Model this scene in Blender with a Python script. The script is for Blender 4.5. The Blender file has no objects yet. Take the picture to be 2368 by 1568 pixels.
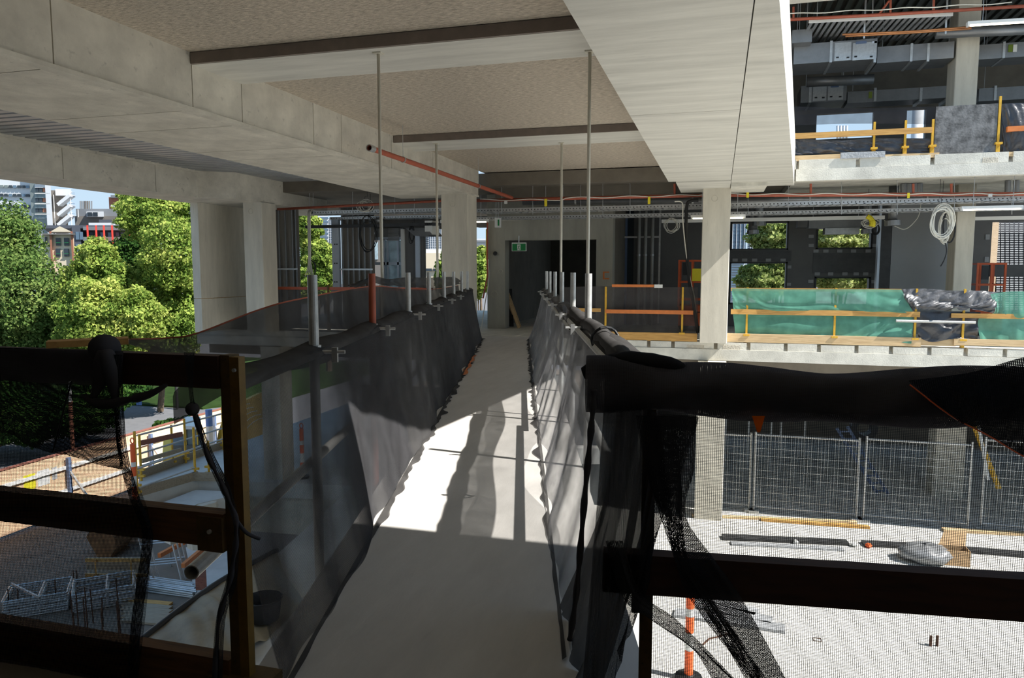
import bpy, bmesh, math, random
import numpy as np
from mathutils import Vector, Matrix
random.seed(7); rng = np.random.default_rng(7)
scene = bpy.context.scene
COL = scene.collection
# ------------------------------------------------------------------ camera
FPX, YAW, PITCH, EYE = 1689.0, math.radians(15.8), math.radians(5.41), 1.4
cam_d = bpy.data.cameras.new('camera'); cam = bpy.data.objects.new('camera', cam_d); COL.objects.link(cam)
cam_d.sensor_width = 36.0; cam_d.lens = 36.0*FPX/2368.0; cam_d.clip_end = 3000; cam_d.clip_start = 0.05
cam.location = (0, 0, EYE); cam.rotation_euler = (math.radians(90)-PITCH, 0, YAW)
scene.camera = cam
# ------------------------------------------------------------------ sky, sun, exposure
SUN_EL = math.radians(47.0); SUN_DIR = Vector((0.988*math.cos(SUN_EL), -0.151*math.cos(SUN_EL), math.sin(SUN_EL)))  # towards the sun
world = bpy.data.worlds.new('world'); scene.world = world; world.use_nodes = True
wn = world.node_tree; wn.nodes.clear()
tcw = wn.nodes.new('ShaderNodeTexCoord'); spw = wn.nodes.new('ShaderNodeSeparateXYZ'); sky = wn.nodes.new('ShaderNodeValToRGB')   # clear pale-blue day, the same all round
wn.links.new(tcw.outputs['Generated'], spw.inputs[0]); wn.links.new(spw.outputs['Z'], sky.inputs[0])
sky.color_ramp.elements.new(0.3)
for k_, (p_, c_) in enumerate(((0.0, (0.64, 0.81, 0.95, 1)), (0.30, (0.46, 0.68, 0.93, 1)), (1.0, (0.20, 0.42, 0.80, 1)))):
    sky.color_ramp.elements[k_].position = p_; sky.color_ramp.elements[k_].color = c_
bg = wn.nodes.new('ShaderNodeBackground'); bg.inputs[1].default_value = 0.42
wo = wn.nodes.new('ShaderNodeOutputWorld')
wn.links.new(sky.outputs[0], bg.inputs[0]); wn.links.new(bg.outputs[0], wo.inputs[0])
sun_d = bpy.data.lights.new('sun', 'SUN'); sun_d.energy = 4.5; sun_d.angle = math.radians(0.53); sun_d.color = (1.0, 0.965, 0.91)
sun = bpy.data.objects.new('sun', sun_d); COL.objects.link(sun); sun.location = (30, -5, 30)
sun.rotation_euler = SUN_DIR.to_track_quat('Z', 'Y').to_euler()
scene.view_settings.view_transform = 'Standard'; scene.view_settings.look = 'None'
scene.view_settings.gamma = 1.0; scene.view_settings.use_curve_mapping = False
scene.view_settings.exposure = 1.28
try:
    scene.cycles.transparent_max_bounces = 24; scene.cycles.max_bounces = 10; scene.cycles.diffuse_bounces = 6
except Exception: pass
# ------------------------------------------------------------------ pixel -> place
_F = np.array([-math.sin(YAW), math.cos(YAW), 0]); _R = np.array([math.cos(YAW), math.sin(YAW), 0]); _U = np.array([0, 0, 1.0])
_fw = _F*math.cos(PITCH)-_U*math.sin(PITCH); _up = _F*math.sin(PITCH)+_U*math.cos(PITCH); _C = np.array([0, 0, EYE])
def ray(u, w): return _fw+_R*(u-1184)/FPX+_up*(784-w)/FPX
def P(u, w, **k):                        # the point of a pixel on the plane x=, y= or z=
    (n, v), = k.items(); i = 'xyz'.index(n); d = ray(u, w); return _C+d*((v-_C[i])/d[i])
def PF(u, w, D):                         # the point of a pixel on the upright plane D metres ahead
    d = ray(u, w); return _C+d*(D/float(d@_F))
BA = math.radians(15.1); UB = np.array([-math.sin(BA), math.cos(BA), 0]); VB = np.array([math.cos(BA), math.sin(BA), 0])
def B(s, v, z=0.0): return UB*s+VB*v+np.array([0, 0, z])      # the foot bridge's own axes
# ------------------------------------------------------------------ mesh builder
class MB:
    def __init__(m): m.v = []; m.f = []; m.uv = None
    def add(m, vs, fs):
        o = len(m.v); m.v += [tuple(float(c) for c in p) for p in vs]; m.f += [tuple(i+o for i in f) for f in fs]; return m
    def box(m, x0, x1, y0, y1, z0, z1):
        x0, x1 = sorted((x0, x1)); y0, y1 = sorted((y0, y1)); z0, z1 = sorted((z0, z1))
        return m.add([(x0,y0,z0),(x1,y0,z0),(x1,y1,z0),(x0,y1,z0),(x0,y0,z1),(x1,y0,z1),(x1,y1,z1),(x0,y1,z1)],
                     [(0,3,2,1),(4,5,6,7),(0,1,5,4),(1,2,6,5),(2,3,7,6),(3,0,4,7)])
    def hexa(m, q): return m.add(q, [(0,3,2,1),(4,5,6,7),(0,1,5,4),(1,2,6,5),(2,3,7,6),(3,0,4,7)])
    def bar(m, p, q, w, h, up=(0,0,1)):
        p, q, up = Vector(p), Vector(q), Vector(up); d = (q-p).normalized(); s = d.cross(up)
        if s.length < 1e-4: s = d.cross(Vector((1,0,0)))
        s.normalize(); n = s.cross(d).normalized(); s *= w/2; n *= h/2
        return m.hexa([p-s-n, p+s-n, q+s-n, q-s-n, p-s+n, p+s+n, q+s+n, q-s+n])
    def tube(m, pts, r, n=8, cap=True, closed=False):
        pts = [Vector(p) for p in pts]; N = len(pts); rs = r if hasattr(r, '__len__') else [r]*N
        vs = []; ref = None
        for i, p in enumerate(pts):
            a = pts[i-1] if (i or closed) else p; b = pts[(i+1) % N] if (i < N-1 or closed) else p
            d = (b-a).normalized()
            if ref is None: ref = d.orthogonal().normalized()
            ref = (ref-d*ref.dot(d)); ref = ref.normalized() if ref.length > 1e-5 else d.orthogonal().normalized()
            t = d.cross(ref)
            vs += [p+(ref*math.cos(2*math.pi*k/n)+t*math.sin(2*math.pi*k/n))*rs[i] for k in range(n)]
        fs = [(i*n+k, i*n+(k+1) % n, ((i+1) % N)*n+(k+1) % n, ((i+1) % N)*n+k) for i in range(N if closed else N-1) for k in range(n)]
        if cap and not closed: fs += [tuple(range(n))[::-1], tuple((N-1)*n+k for k in range(n))]
        return m.add(vs, fs)
    def pipe(m, p, q, r, t, n=16):        # an open-ended pipe with a wall
        p, q = Vector(p), Vector(q); d = (q-p).normalized(); a = d.orthogonal().normalized(); b = d.cross(a); vs = []
        for c, rr in ((p, r), (q, r), (q, r-t), (p, r-t)):
            vs += [c+(a*math.cos(2*math.pi*k/n)+b*math.sin(2*math.pi*k/n))*rr for k in range(n)]
        return m.add(vs, [(i*n+k, i*n+(k+1) % n, ((i+1) % 4)*n+(k+1) % n, ((i+1) % 4)*n+k) for i in range(4) for k in range(n)])
    def lathe(m, c, prof, n=16):
        c = Vector(c); vs = []; N = len(prof)
        for r, z in prof: vs += [c+Vector((r*math.cos(2*math.pi*k/n), r*math.sin(2*math.pi*k/n), z)) for k in range(n)]
        fs = [(i*n+k, i*n+(k+1) % n, (i+1)*n+(k+1) % n, (i+1)*n+k) for i in range(N-1) for k in range(n)]
        return m.add(vs, fs+[tuple(range(n))[::-1], tuple((N-1)*n+k for k in range(n))])
    def prism(m, poly, z0, z1):
        n = len(poly); ar = sum(poly[i][0]*poly[(i+1) % n][1]-poly[(i+1) % n][0]*poly[i][1] for i in range(n))
        if ar < 0: poly = poly[::-1]
        return m.add([(x,y,z0) for x,y in poly]+[(x,y,z1) for x,y in poly],
                     [tuple(range(n))[::-1], tuple(range(n,2*n))]+[(i,(i+1) % n,n+(i+1) % n,n+i) for i in range(n)])
    def ball(m, c, r, n=10, k=7):
        r = r if hasattr(r, '__len__') else (r, r, r)
        return m.lathe((0,0,0), [(1e-3,-1)]+[(math.sin(math.pi*i/k), -math.cos(math.pi*i/k)) for i in range(1,k)]+[(1e-3,1)], n).xf_last((k+1)*n, c, r)
    def xf_last(m, cnt, c, r):
        m.v[-cnt:] = [(c[0]+x*r[0], c[1]+y*r[1], c[2]+z*r[2]) for x,y,z in m.v[-cnt:]]; return m
    def grid(m, rows):                     # rows of points; uv in metres along the cloth
        A = np.array([[list(map(float, p)) for p in r] for r in rows]); R_, C_ = A.shape[:2]; o = len(m.v)
        du = np.concatenate([np.zeros((R_,1)), np.cumsum(np.linalg.norm(np.diff(A,axis=1),axis=2),axis=1)],1)
        dv = np.concatenate([np.zeros((1,C_)), np.cumsum(np.linalg.norm(np.diff(A,axis=0),axis=2),axis=0)],0)
        if m.uv is None: m.uv = [(0,0)]*o
        m.uv += [(float(a), float(b)) for a, b in zip((du-du[:, C_//2:C_//2+1]).ravel(), (dv-dv[R_//2:R_//2+1]).ravel())]
        return m.add(A.reshape(-1,3), [(i*C_+j, i*C_+j+1, (i+1)*C_+j+1, (i+1)*C_+j) for i in range(R_-1) for j in range(C_-1)])
    def ybox(m, u0, w0, u1, w1, Y, t, front=0.0):    # a pixel rectangle on the plane y=Y, t deep
        um, wm = (u0+u1)/2, (w0+w1)/2
        return m.box(P(u0,wm,y=Y)[0], P(u1,wm,y=Y)[0], Y-front, Y+t, P(um,w1,y=Y)[2], P(um,w0,y=Y)[2])
    def fbox(m, u0, w0, u1, w1, D, t):     # a pixel rectangle on an upright plane D ahead, t deep
        um, wm = (u0+u1)/2, (w0+w1)/2; a, b = PF(u0,wm,D), PF(u1,wm,D); z0, z1 = PF(um,w1,D)[2], PF(um,w0,D)[2]; k = ray(um,wm)*np.array([1,1,0]); k = k/np.linalg.norm(k)*t
        a0, b0 = np.array([a[0],a[1],z0]), np.array([b[0],b[1],z0]); e = np.array([0,0,z1-z0])
        return m.hexa([a0,b0,b0+k,a0+k,a0+e,b0+e,b0+k+e,a0+k+e])
    def build(m, name, mat, parent=None, smooth=False, label=None, cat=None, group=None, kind=None):
        V = np.array(m.v); c = Vector(((V[:,0].min()+V[:,0].max())/2, (V[:,1].min()+V[:,1].max())/2, V[:,2].min()))
        me = bpy.data.meshes.new(name); me.from_pydata([tuple(Vector(p)-c) for p in m.v], [], m.f)
        if m.uv:
            l = me.uv_layers.new(name='uv')
            idx = np.zeros(len(me.loops), dtype=int); me.loops.foreach_get('vertex_index', idx)
            l.data.foreach_set('uv', np.array(m.uv)[idx].ravel())
        me.materials.append(M[mat] if isinstance(mat, str) else mat)
        if smooth: me.polygons.foreach_set('use_smooth', [True]*len(me.polygons))
        o = bpy.data.objects.new(name, me); COL.objects.link(o); o.location = c
        if parent is not None:
            o.parent = parent; off = WORLD_AT[parent.name]; o.location = c-off
        WORLD_AT[o.name] = c
        tag(o, label, cat, group, kind); return o
WORLD_AT = {}
def tag(o, label=None, cat=None, group=None, kind=None):
    if label: o['label'] = label
    if cat: o['category'] = cat
    if group: o['group'] = group
    if kind: o['kind'] = kind
    return o
def thing(name, label, cat, loc, group=None):
    o = bpy.data.objects.new(name, None); COL.objects.link(o); o.location = tuple(loc); o.empty_display_size = 0.1
    WORLD_AT[o.name] = Vector([float(c) for c in loc]); return tag(o, label, cat, group)
def copy_tree(o, parent=None, loc=None, rot=None, label=None):
    c = o.copy(); COL.objects.link(c); c.parent = parent
    if loc is not None: c.location = tuple(loc)
    if rot is not None: c.rotation_euler = rot
    if label: c['label'] = label
    for ch in list(o.children): copy_tree(ch, c)
    return c
# ------------------------------------------------------------------ materials
M = {}
def mat_new(name):
    m = bpy.data.materials.new(name); m.use_nodes = True; M[name] = m; nt = m.node_tree
    return m, nt, nt.nodes['Principled BSDF'], (lambda t: nt.nodes.new('ShaderNode'+t)), nt.links.new
def ramp(N, L, fac, stops):
    r = N('ValToRGB'); e = r.color_ramp.elements
    while len(e) < len(stops): e.new(0.5)
    for i, (p, c) in enumerate(stops): e[i].position = p; e[i].color = (*c, 1)
    L(fac, r.inputs[0]); return r.outputs[0]
def surf(name, col, rough=0.6, metal=0.0, var=0.12, scale=6.0, bump=0.0, bscale=40.0, stretch=(1,1,1), spots=0.0, spec=0.4):
    """plain surface: base colour, broad blotches, fine grain, optional dark pits"""
    m, nt, bs, N, L = mat_new(name); tc = N('TexCoord'); mp = N('Mapping'); L(tc.outputs['Object'], mp.inputs[0]); mp.inputs['Scale'].default_value = stretch
    n1 = N('TexNoise'); n1.inputs['Scale'].default_value = scale; n1.inputs['Detail'].default_value = 6; n1.inputs['Roughness'].default_value = 0.65
    L(mp.outputs[0], n1.inputs['Vector'])
    lo = [max(0, c*(1-var)) for c in col]; hi = [min(1, c*(1+var)) for c in col]
    out = ramp(N, L, n1.outputs[0], [(0.3, lo), (0.7, hi)])
    if spots:
        n2 = N('TexNoise'); n2.inputs['Scale'].default_value = scale*5; n2.inputs['Detail'].default_value = 4; L(mp.outputs[0], n2.inputs['Vector'])
        k = ramp(N, L, n2.outputs[0], [(0.27, (1-spots,)*3), (0.36, (1,1,1))])
        mx = N('MixRGB'); mx.blend_type = 'MULTIPLY'; mx.inputs[0].default_value = 1; L(out, mx.inputs[1]); L(k, mx.inputs[2]); out = mx.outputs[0]
    L(out, bs.inputs['Base Color']); bs.inputs['Roughness'].default_value = rough; bs.inputs['Metallic'].default_value = metal
    bs.inputs['Specular IOR Level'].default_value = spec
    if bump:
        n3 = N('TexNoise'); n3.inputs['Scale'].default_value = bscale; n3.inputs['Detail'].default_value = 5; L(mp.outputs[0], n3.inputs['Vector'])
        b = N('Bump'); b.inputs['Strength'].default_value = bump; b.inputs['Distance'].default_value = 0.02; L(n3.outputs[0], b.inputs['Height']); L(b.outputs[0], bs.inputs['Normal'])
    return m
def wood(name, col, dark, scale=3.0):
    m, nt, bs, N, L = mat_new(name); tc = N('TexCoord'); mp = N('Mapping'); L(tc.outputs['Object'], mp.inputs[0]); mp.inputs['Scale'].default_value = (1.2, 14, 14)
    n1 = N('TexNoise'); n1.inputs['Scale'].default_value = scale; n1.inputs['Detail'].default_value = 7; n1.inputs['Distortion'].default_value = 0.6; L(mp.outputs[0], n1.inputs['Vector'])
    L(ramp(N, L, n1.outputs[0], [(0.25, dark), (0.55, col), (0.8, [min(1, c*1.12) for c in col])]), bs.inputs['Base Color']); bs.inputs['Roughness'].default_value = 0.75
    b = N('Bump'); b.inputs['Strength'].default_value = 0.25; b.inputs['Distance'].default_value = 0.004; L(n1.outputs[0], b.inputs['Height']); L(b.outputs[0], bs.inputs['Normal'])
def net(name, col, hole, period=None, rough=0.8, tint=(1,1,1)):
    """knitted shade cloth: threads and the holes between them; without a period the holes are too fine to tell apart"""
    m, nt, bs, N, L = mat_new(name); tr = N('BsdfTransparent'); mx = N('MixShader'); out = nt.nodes['Material Output']
    df = N('BsdfDiffuse'); tl = N('BsdfTranslucent'); m2 = N('MixShader'); m2.inputs[0].default_value = 0.3
    tr.inputs[0].default_value = (*tint, 1)
    tc = N('TexCoord'); n1 = N('TexNoise'); n1.inputs['Scale'].default_value = 5; n1.inputs['Detail'].default_value = 5; L(tc.outputs['Object'], n1.inputs['Vector'])
    c = ramp(N, L, n1.outputs[0], [(0.3, [x*0.75 for x in col]), (0.7, [min(1, x*1.25) for x in col])]); L(c, df.inputs[0]); L(c, tl.inputs[0])
    L(df.outputs[0], m2.inputs[1]); L(tl.outputs[0], m2.inputs[2])
    if period:
        sp = N('SeparateXYZ'); L(tc.outputs['UV'], sp.inputs[0]); fr = []
        t = 1-math.sqrt(hole)
        for i in (0, 1):
            d = N('Math'); d.operation = 'DIVIDE'; L(sp.outputs[i], d.inputs[0]); d.inputs[1].default_value = period*(1.0 if i else 1.25)
            f = N('Math'); f.operation = 'FRACT'; L(d.outputs[0], f.inputs[0])
            g = N('Math'); g.operation = 'GREATER_THAN'; L(f.outputs[0], g.inputs[0]); g.inputs[1].default_value = t; fr.append(g)
        mu = N('Math'); mu.operation = 'MULTIPLY'; L(fr[0].outputs[0], mu.inputs[0]); L(fr[1].outputs[0], mu.inputs[1]); L(mu.outputs[0], mx.inputs[0])
    else:
        h = N('MapRange'); L(n1.outputs[0], h.inputs[0]); h.inputs[1].default_value = 0.3; h.inputs[2].default_value = 0.7
        h.inputs[3].default_value = max(0, hole-0.05); h.inputs[4].default_value = min(1, hole+0.05); L(h.outputs[0], mx.inputs[0])
    L(m2.outputs[0], mx.inputs[1]); L(tr.outputs[0], mx.inputs[2]); L(mx.outputs[0], out.inputs[0])
def emit(name, col, s):
    m, nt, bs, N, L = mat_new(name); bs.inputs['Base Color'].default_value = (*col, 1); bs.inputs['Emission Color'].default_value = (*col, 1); bs.inputs['Emission Strength'].default_value = s
def leafm(name, c0, c1, c2):
    m, nt, bs, N, L = mat_new(name); out = nt.nodes['Material Output']; gm = N('NewGeometry')
    n1 = N('TexNoise'); n1.inputs['Scale'].default_value = 0.55; n1.inputs['Detail'].default_value = 3; L(gm.outputs['Position'], n1.inputs['Vector'])
    ad = N('Math'); ad.operation = 'MULTIPLY_ADD'; L(gm.outputs['Random Per Island'], ad.inputs[0]); ad.inputs[1].default_value = 0.35; L(n1.outputs[0], ad.inputs[2])
    c = ramp(N, L, ad.outputs[0], [(0.45, c0), (0.68, c1), (0.95, c2)])
    df = N('BsdfDiffuse'); tl = N('BsdfTranslucent'); mx = N('MixShader'); mx.inputs[0].default_value = 0.38; L(c, df.inputs[0]); L(c, tl.inputs[0])
    L(df.outputs[0], mx.inputs[1]); L(tl.outputs[0], mx.inputs[2]); L(mx.outputs[0], out.inputs[0])
def brickm(name, c1, c2, mortar, s):
    m, nt, bs, N, L = mat_new(name); tc = N('TexCoord'); b = N('TexBrick'); mp = N('Mapping'); mp.inputs['Rotation'].default_value = (math.radians(90), 0, 0)
    L(tc.outputs['Object'], mp.inputs[0]); L(mp.outputs[0], b.inputs['Vector'])
    for i, c in ((1, c1), (2, c2), (3, mortar)): b.inputs[i].default_value = (*c, 1)
    b.inputs['Scale'].default_value = s; L(b.outputs[0], bs.inputs['Base Color']); bs.inputs['Roughness'].default_value = 0.85
CW = (0.565, 0.53, 0.45)
surf('concrete', CW, 0.75, 0, 0.22, 2.1, 0.15, 60, spots=0.28)
surf('concrete_soffit', (0.565, 0.55, 0.495), 0.7, 0, 0.17, 1.5, 0.1, 50, stretch=(0.45, 3.4, 1), spots=0.1)
surf('concrete_column', (0.57, 0.53, 0.44), 0.75, 0, 0.13, 2.6, 0.08, 70, stretch=(2, 2, 0.35), spots=0.12)
surf('concrete_edge', (0.61, 0.59, 0.52), 0.8, 0, 0.2, 3.0, 0.2, 50, spots=0.12)
surf('concrete_deck', (0.53, 0.51, 0.48), 0.7, 0, 0.10, 2.4, 0.05, 60, stretch=(2.0, 0.5, 1), spots=0.05)
surf('concrete_core', (0.34, 0.33, 0.28), 0.8, 0, 0.14, 2.0, 0.1, 60, stretch=(1.5, 1.5, 0.35))
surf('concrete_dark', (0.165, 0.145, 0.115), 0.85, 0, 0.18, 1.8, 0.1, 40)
surf('podium_concrete', (0.55, 0.54, 0.50), 0.8, 0, 0.16, 0.9, 0.06, 50, spots=0.1)
surf('spray_lining', (0.52, 0.455, 0.37), 0.95, 0, 0.42, 34.0, 1.0, 60, stretch=(0.45, 1.6, 1), spec=0.1)
surf('patched_stone', (0.52, 0.48, 0.40), 0.9, 0, 0.25, 8, 0.6, 40)
surf('metal_deck', (0.42, 0.43, 0.44), 0.45, 0.6, 0.08, 4)
surf('galvanised', (0.52, 0.53, 0.53), 0.42, 0.75, 0.14, 18)
surf('tube_steel', (0.50, 0.50, 0.48), 0.5, 0.45, 0.15, 25)
surf('duct_metal', (0.25, 0.255, 0.26), 0.42, 0.6, 0.12, 5)
surf('dark_steel', (0.05, 0.05, 0.05), 0.5, 0.3, 0.2, 8)
surf('rod_paint', (0.62, 0.59, 0.50), 0.5, 0.2, 0.05, 12)
surf('red_paint', (0.33, 0.075, 0.035), 0.5, 0, 0.15, 9)
surf('pipe_red', (0.36, 0.09, 0.05), 0.5, 0, 0.12, 9)
surf('bright_red', (0.70, 0.06, 0.04), 0.5, 0, 0.06, 5)
surf('copper', (0.55, 0.24, 0.10), 0.35, 0.7, 0.1, 9)
surf('yellow_paint', (0.62, 0.36, 0.035), 0.55, 0, 0.18, 14, spots=0.3)
surf('machine_yellow', (0.72, 0.44, 0.05), 0.45, 0, 0.08, 3)
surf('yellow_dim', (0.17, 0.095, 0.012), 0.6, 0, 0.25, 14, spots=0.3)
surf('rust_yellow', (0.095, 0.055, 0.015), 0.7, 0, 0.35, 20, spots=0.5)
surf('orange_paint', (0.62, 0.19, 0.05), 0.55, 0, 0.12, 9)
surf('orange_plastic', (0.85, 0.13, 0.03), 0.5, 0, 0.05, 9)
surf('lift_orange', (0.50, 0.085, 0.02), 0.5, 0, 0.12, 9)
surf('white_plastic', (0.72, 0.72, 0.69), 0.45, 0, 0.04, 5)
surf('white_paint', (0.80, 0.79, 0.75), 0.6, 0, 0.04, 3)
surf('cable_white', (0.70, 0.68, 0.60), 0.5, 0, 0.05, 9)
surf('cable_black', (0.015, 0.015, 0.016), 0.5, 0, 0.1, 9)
surf('pvc_white', (0.40, 0.40, 0.38), 0.45, 0, 0.06, 6)
surf('tag_yellow', (0.80, 0.66, 0.03), 0.6, 0, 0.05, 9)
surf('sign_green', (0.012, 0.20, 0.055), 0.4, 0, 0.05, 9)
surf('wall_grey', (0.14, 0.137, 0.132), 0.6, 0, 0.08, 3)
surf('wall_panel_grey', (0.24, 0.245, 0.25), 0.35, 0.1, 0.06, 1.2)
surf('stud_metal', (0.26, 0.27, 0.28), 0.5, 0.3, 0.1, 5)
surf('wrap_grey', (0.10, 0.10, 0.10), 0.7, 0, 0.2, 4)
surf('clip_grey', (0.36, 0.36, 0.36), 0.6, 0, 0.1, 9)
surf('blue_paint', (0.12, 0.17, 0.28), 0.5, 0, 0.08, 9)
surf('blue_plastic', (0.10, 0.20, 0.48), 0.5, 0, 0.08, 9)
surf('light_blue_frame', (0.55, 0.62, 0.72), 0.45, 0.1, 0.05, 4)
surf('cream_wall', (0.60, 0.52, 0.39), 0.8, 0, 0.04, 0.4)
surf('terracotta', (0.303, 0.121, 0.072), 0.8, 0, 0.08, 0.5)
surf('charcoal_clad', (0.078, 0.084, 0.102), 0.6, 0, 0.08, 0.3)
surf('grey_roof', (0.176, 0.185, 0.197), 0.6, 0.1, 0.06, 0.2)
surf('taupe_wall', (0.153, 0.14, 0.126), 0.8, 0, 0.06, 0.2)
surf('white_render', (0.56, 0.57, 0.58), 0.7, 0, 0.03, 0.1)
surf('pale_glass', (0.189, 0.216, 0.207), 0.2, 0.2, 0.1, 0.3)
surf('window_dark', (0.03, 0.04, 0.05), 0.15, 0, 0.15, 0.5)
surf('window_blue', (0.121, 0.182, 0.242), 0.15, 0.2, 0.12, 0.3)
surf('tower_blue', (0.18, 0.23, 0.3), 0.25, 0.3, 0.1, 0.05)
net('frosted_pane', (0.62, 0.72, 0.76), 0.12)
M['frosted_pane'].node_tree.nodes['Mix Shader.001'].inputs[0].default_value = 0.75
surf('strip_brown', (0.20, 0.165, 0.14), 0.7, 0, 0.15, 5)
surf('deck_dark', (0.12, 0.13, 0.12), 0.5, 0.4, 0.1, 4)
surf('lining_brown', (0.30, 0.28, 0.25), 0.8, 0, 0.08, 4)
surf('dirt', (0.20, 0.165, 0.13), 0.95, 0, 0.22, 0.6, 0.5, 6, spec=0.1)
surf('asphalt', (0.13, 0.13, 0.135), 0.9, 0, 0.12, 2.0)
surf('grass', (0.022, 0.042, 0.010), 0.95, 0, 0.3, 1.5, spec=0.05)
surf('bark', (0.13, 0.095, 0.065), 0.9, 0, 0.3, 3, 0.4, 12)
surf('rusty_bucket', (0.23, 0.13, 0.06), 0.7, 0.2, 0.35, 4)
surf('rebar_rust', (0.10, 0.05, 0.03), 0.8, 0.2, 0.2, 9)
surf('cardboard', (0.50, 0.33, 0.18), 0.85, 0, 0.08, 9)
surf('tarp_tan', (0.25, 0.20, 0.125), 0.5, 0, 0.25, 2.5, 0.4, 7)
surf('tarp_black', (0.045, 0.045, 0.05), 0.32, 0, 0.3, 6, 0.8, 9, spec=0.6)
surf('tarp_silver', (0.11, 0.11, 0.115), 0.36, 0, 0.3, 5, 0.9, 10, spec=0.5)
surf('board_black', (0.13, 0.13, 0.13), 0.6, 0, 0.85, 5.0, 0.2, 30)
surf('bag_grey', (0.36, 0.37, 0.38), 0.5, 0, 0.2, 9, 0.5, 30)
wood('timber_pale', (0.62, 0.45, 0.25), (0.46, 0.30, 0.15))
wood('timber_orange', (0.55, 0.31, 0.09), (0.38, 0.19, 0.05))
wood('timber_grey', (0.33, 0.27, 0.19), (0.22, 0.17, 0.11))
wood('timber_dark', (0.045, 0.017, 0.010), (0.02, 0.008, 0.006))
wood('timber_brown', (0.15, 0.070, 0.024), (0.06, 0.028, 0.012))
wood('plank_red', (0.26, 0.10, 0.07), (0.17, 0.06, 0.045))
wood('plywood', (0.72, 0.47, 0.30), (0.60, 0.36, 0.22), 1.2)
wood('plywood_cream', (0.80, 0.62, 0.38), (0.70, 0.50, 0.28), 1.2)
net('net_bridge', (0.10, 0.098, 0.098), 0.42)
net('net_bridge_near', (0.095, 0.095, 0.10), 0.56)
net('net_court', (0.18, 0.18, 0.185), 0.80)
net('net_court_flap', (0.10, 0.10, 0.105), 0.58)
net('net_bridge_dense', (0.075, 0.072, 0.07), 0.12)
net('net_far', (0.09, 0.085, 0.085), 0.30)
net('net_front', (0.03, 0.03, 0.032), 0.58, 0.0042)
net('net_left', (0.02, 0.02, 0.022), 0.46, 0.0042)
net('net_front_dense', (0.035, 0.035, 0.038), 0.20, 0.0036)
net('net_flap', (0.016, 0.016, 0.018), 0.15, 0.0036)
net('net_wrap', (0.085, 0.082, 0.092), 0.08, 0.0036)
net('net_green', (0.15, 0.40, 0.30), 0.20)
net('screen_dark', (0.05, 0.05, 0.055), 0.42)
net('ribbon_orange', (0.95, 0.22, 0.02), 0.04)
emit('lamp_tube', (1.0, 0.86, 0.60), 4.0)
leafm('leaf_lime', (0.11, 0.19, 0.035), (0.27, 0.36, 0.075), (0.52, 0.55, 0.15))
leafm('leaf_park', (0.17, 0.24, 0.07), (0.36, 0.43, 0.14), (0.66, 0.68, 0.32))
leafm('leaf_green', (0.065, 0.12, 0.03), (0.14, 0.22, 0.06), (0.29, 0.36, 0.11))
leafm('leaf_olive', (0.10, 0.12, 0.03), (0.19, 0.21, 0.06), (0.30, 0.30, 0.09))
leafm('leaf_dark', (0.015, 0.045, 0.012), (0.035, 0.085, 0.02), (0.08, 0.15, 0.03))
brickm('brick_cream', (0.62, 0.45, 0.28), (0.70, 0.52, 0.34), (0.5, 0.4, 0.3), 6)
# ================================================================== STRUCTURE
S = 'structure'
YF = 14.73                                                  # edge of the far slab
PZ, GZ = -3.5, -7.0                                         # podium court, site ground
UZ = 3.44                                                   # next floor up
# ground, road, grass
MB().box(-21.2, 30, -20, 60, GZ-0.4, GZ).build('site_ground', 'dirt', kind=S)
MB().prism([(-90,-20),(-21.2,-20),(-21.2,60),(-90,60)], GZ-0.6, GZ-0.05).build('street', 'asphalt', kind=S)
MB().prism([(-90,37),(-30,37),(-27,42),(-27,60),(-90,60)], GZ-0.4, GZ+0.06).build('lawn', 'grass', kind=S)
MB().box(-220, 220, 60, 500, GZ-0.6, GZ-0.1).build('far_ground', 'asphalt', kind=S)
# podium court
MB().prism([(-7.2,-3),(-7.2,10.4),(-7.9,14.65),(-10.85,14.23),(-11.66,14.11),(-11.99,12.62),(-13,13.74),(-13.04,26),(26,26),(26,-3)], PZ-0.35, PZ).build('podium_floor', 'podium_concrete', kind=S)
MB().prism([(-7.2,-3),(-7.2,10.4),(-7.9,14.65),(-7.9,26),(26,26),(26,-3)], GZ, PZ-0.36).build('podium_wall', 'concrete', kind=S)
MB().prism([(-7.95,14.65),(-10.5,14.45),(-11.3,14.3),(-11.7,13.2),(-11.95,13.3),(-11.5,14.6),(-10.5,14.75),(-7.95,14.95)], -4.75, PZ-0.36).build('slab_upstand', 'concrete', kind=S)
# near floor and its upper slab
MB().box(-12, 9, -8, 2.05, -0.3, 0).build('floor', 'concrete_dark', kind=S)  # dark colour chosen to cut light bounced onto the near railings
MB().box(-12, 9, -1.5, -1.3, 0.0, 3.6).build('shade_wall_back', 'concrete_dark', kind=S)  # unseen wall added behind the camera to keep light off the railings
MB().box(-11.4, -11.2, -1.3, 4.2, -0.3, 2.87).build('shade_wall_left', 'concrete_dark', kind=S)  # unseen wall added to shut out daylight from the left
MB().box(0.16, 9, -8, 3.05, 3.02, 3.6).build('ceiling_slab', 'concrete', kind=S)
MB().box(9, 9.3, -1.3, 2.0, -0.3, 3.6).build('shade_wall_right', 'concrete_dark', kind=S)  # unseen wall added to close the right side against daylight
# bridge deck
def bcut(v, Y): s = (Y-VB[1]*v)/UB[1]; return tuple(B(s, v)[:2])
MB().prism([bcut(-0.93,2.055), bcut(0.44,2.055), bcut(0.44,YF-.005), bcut(-0.93,YF-.005)], -0.26, 0.0).build('bridge_deck', 'concrete_deck', kind=S)
for s_ in (6.78, 11.52): MB().bar(B(s_,-1.42,-.34), B(s_,.74,-.34), .12, .15).build('deck_bearer', 'tube_steel', bpy.data.objects['bridge_deck'])
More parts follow.
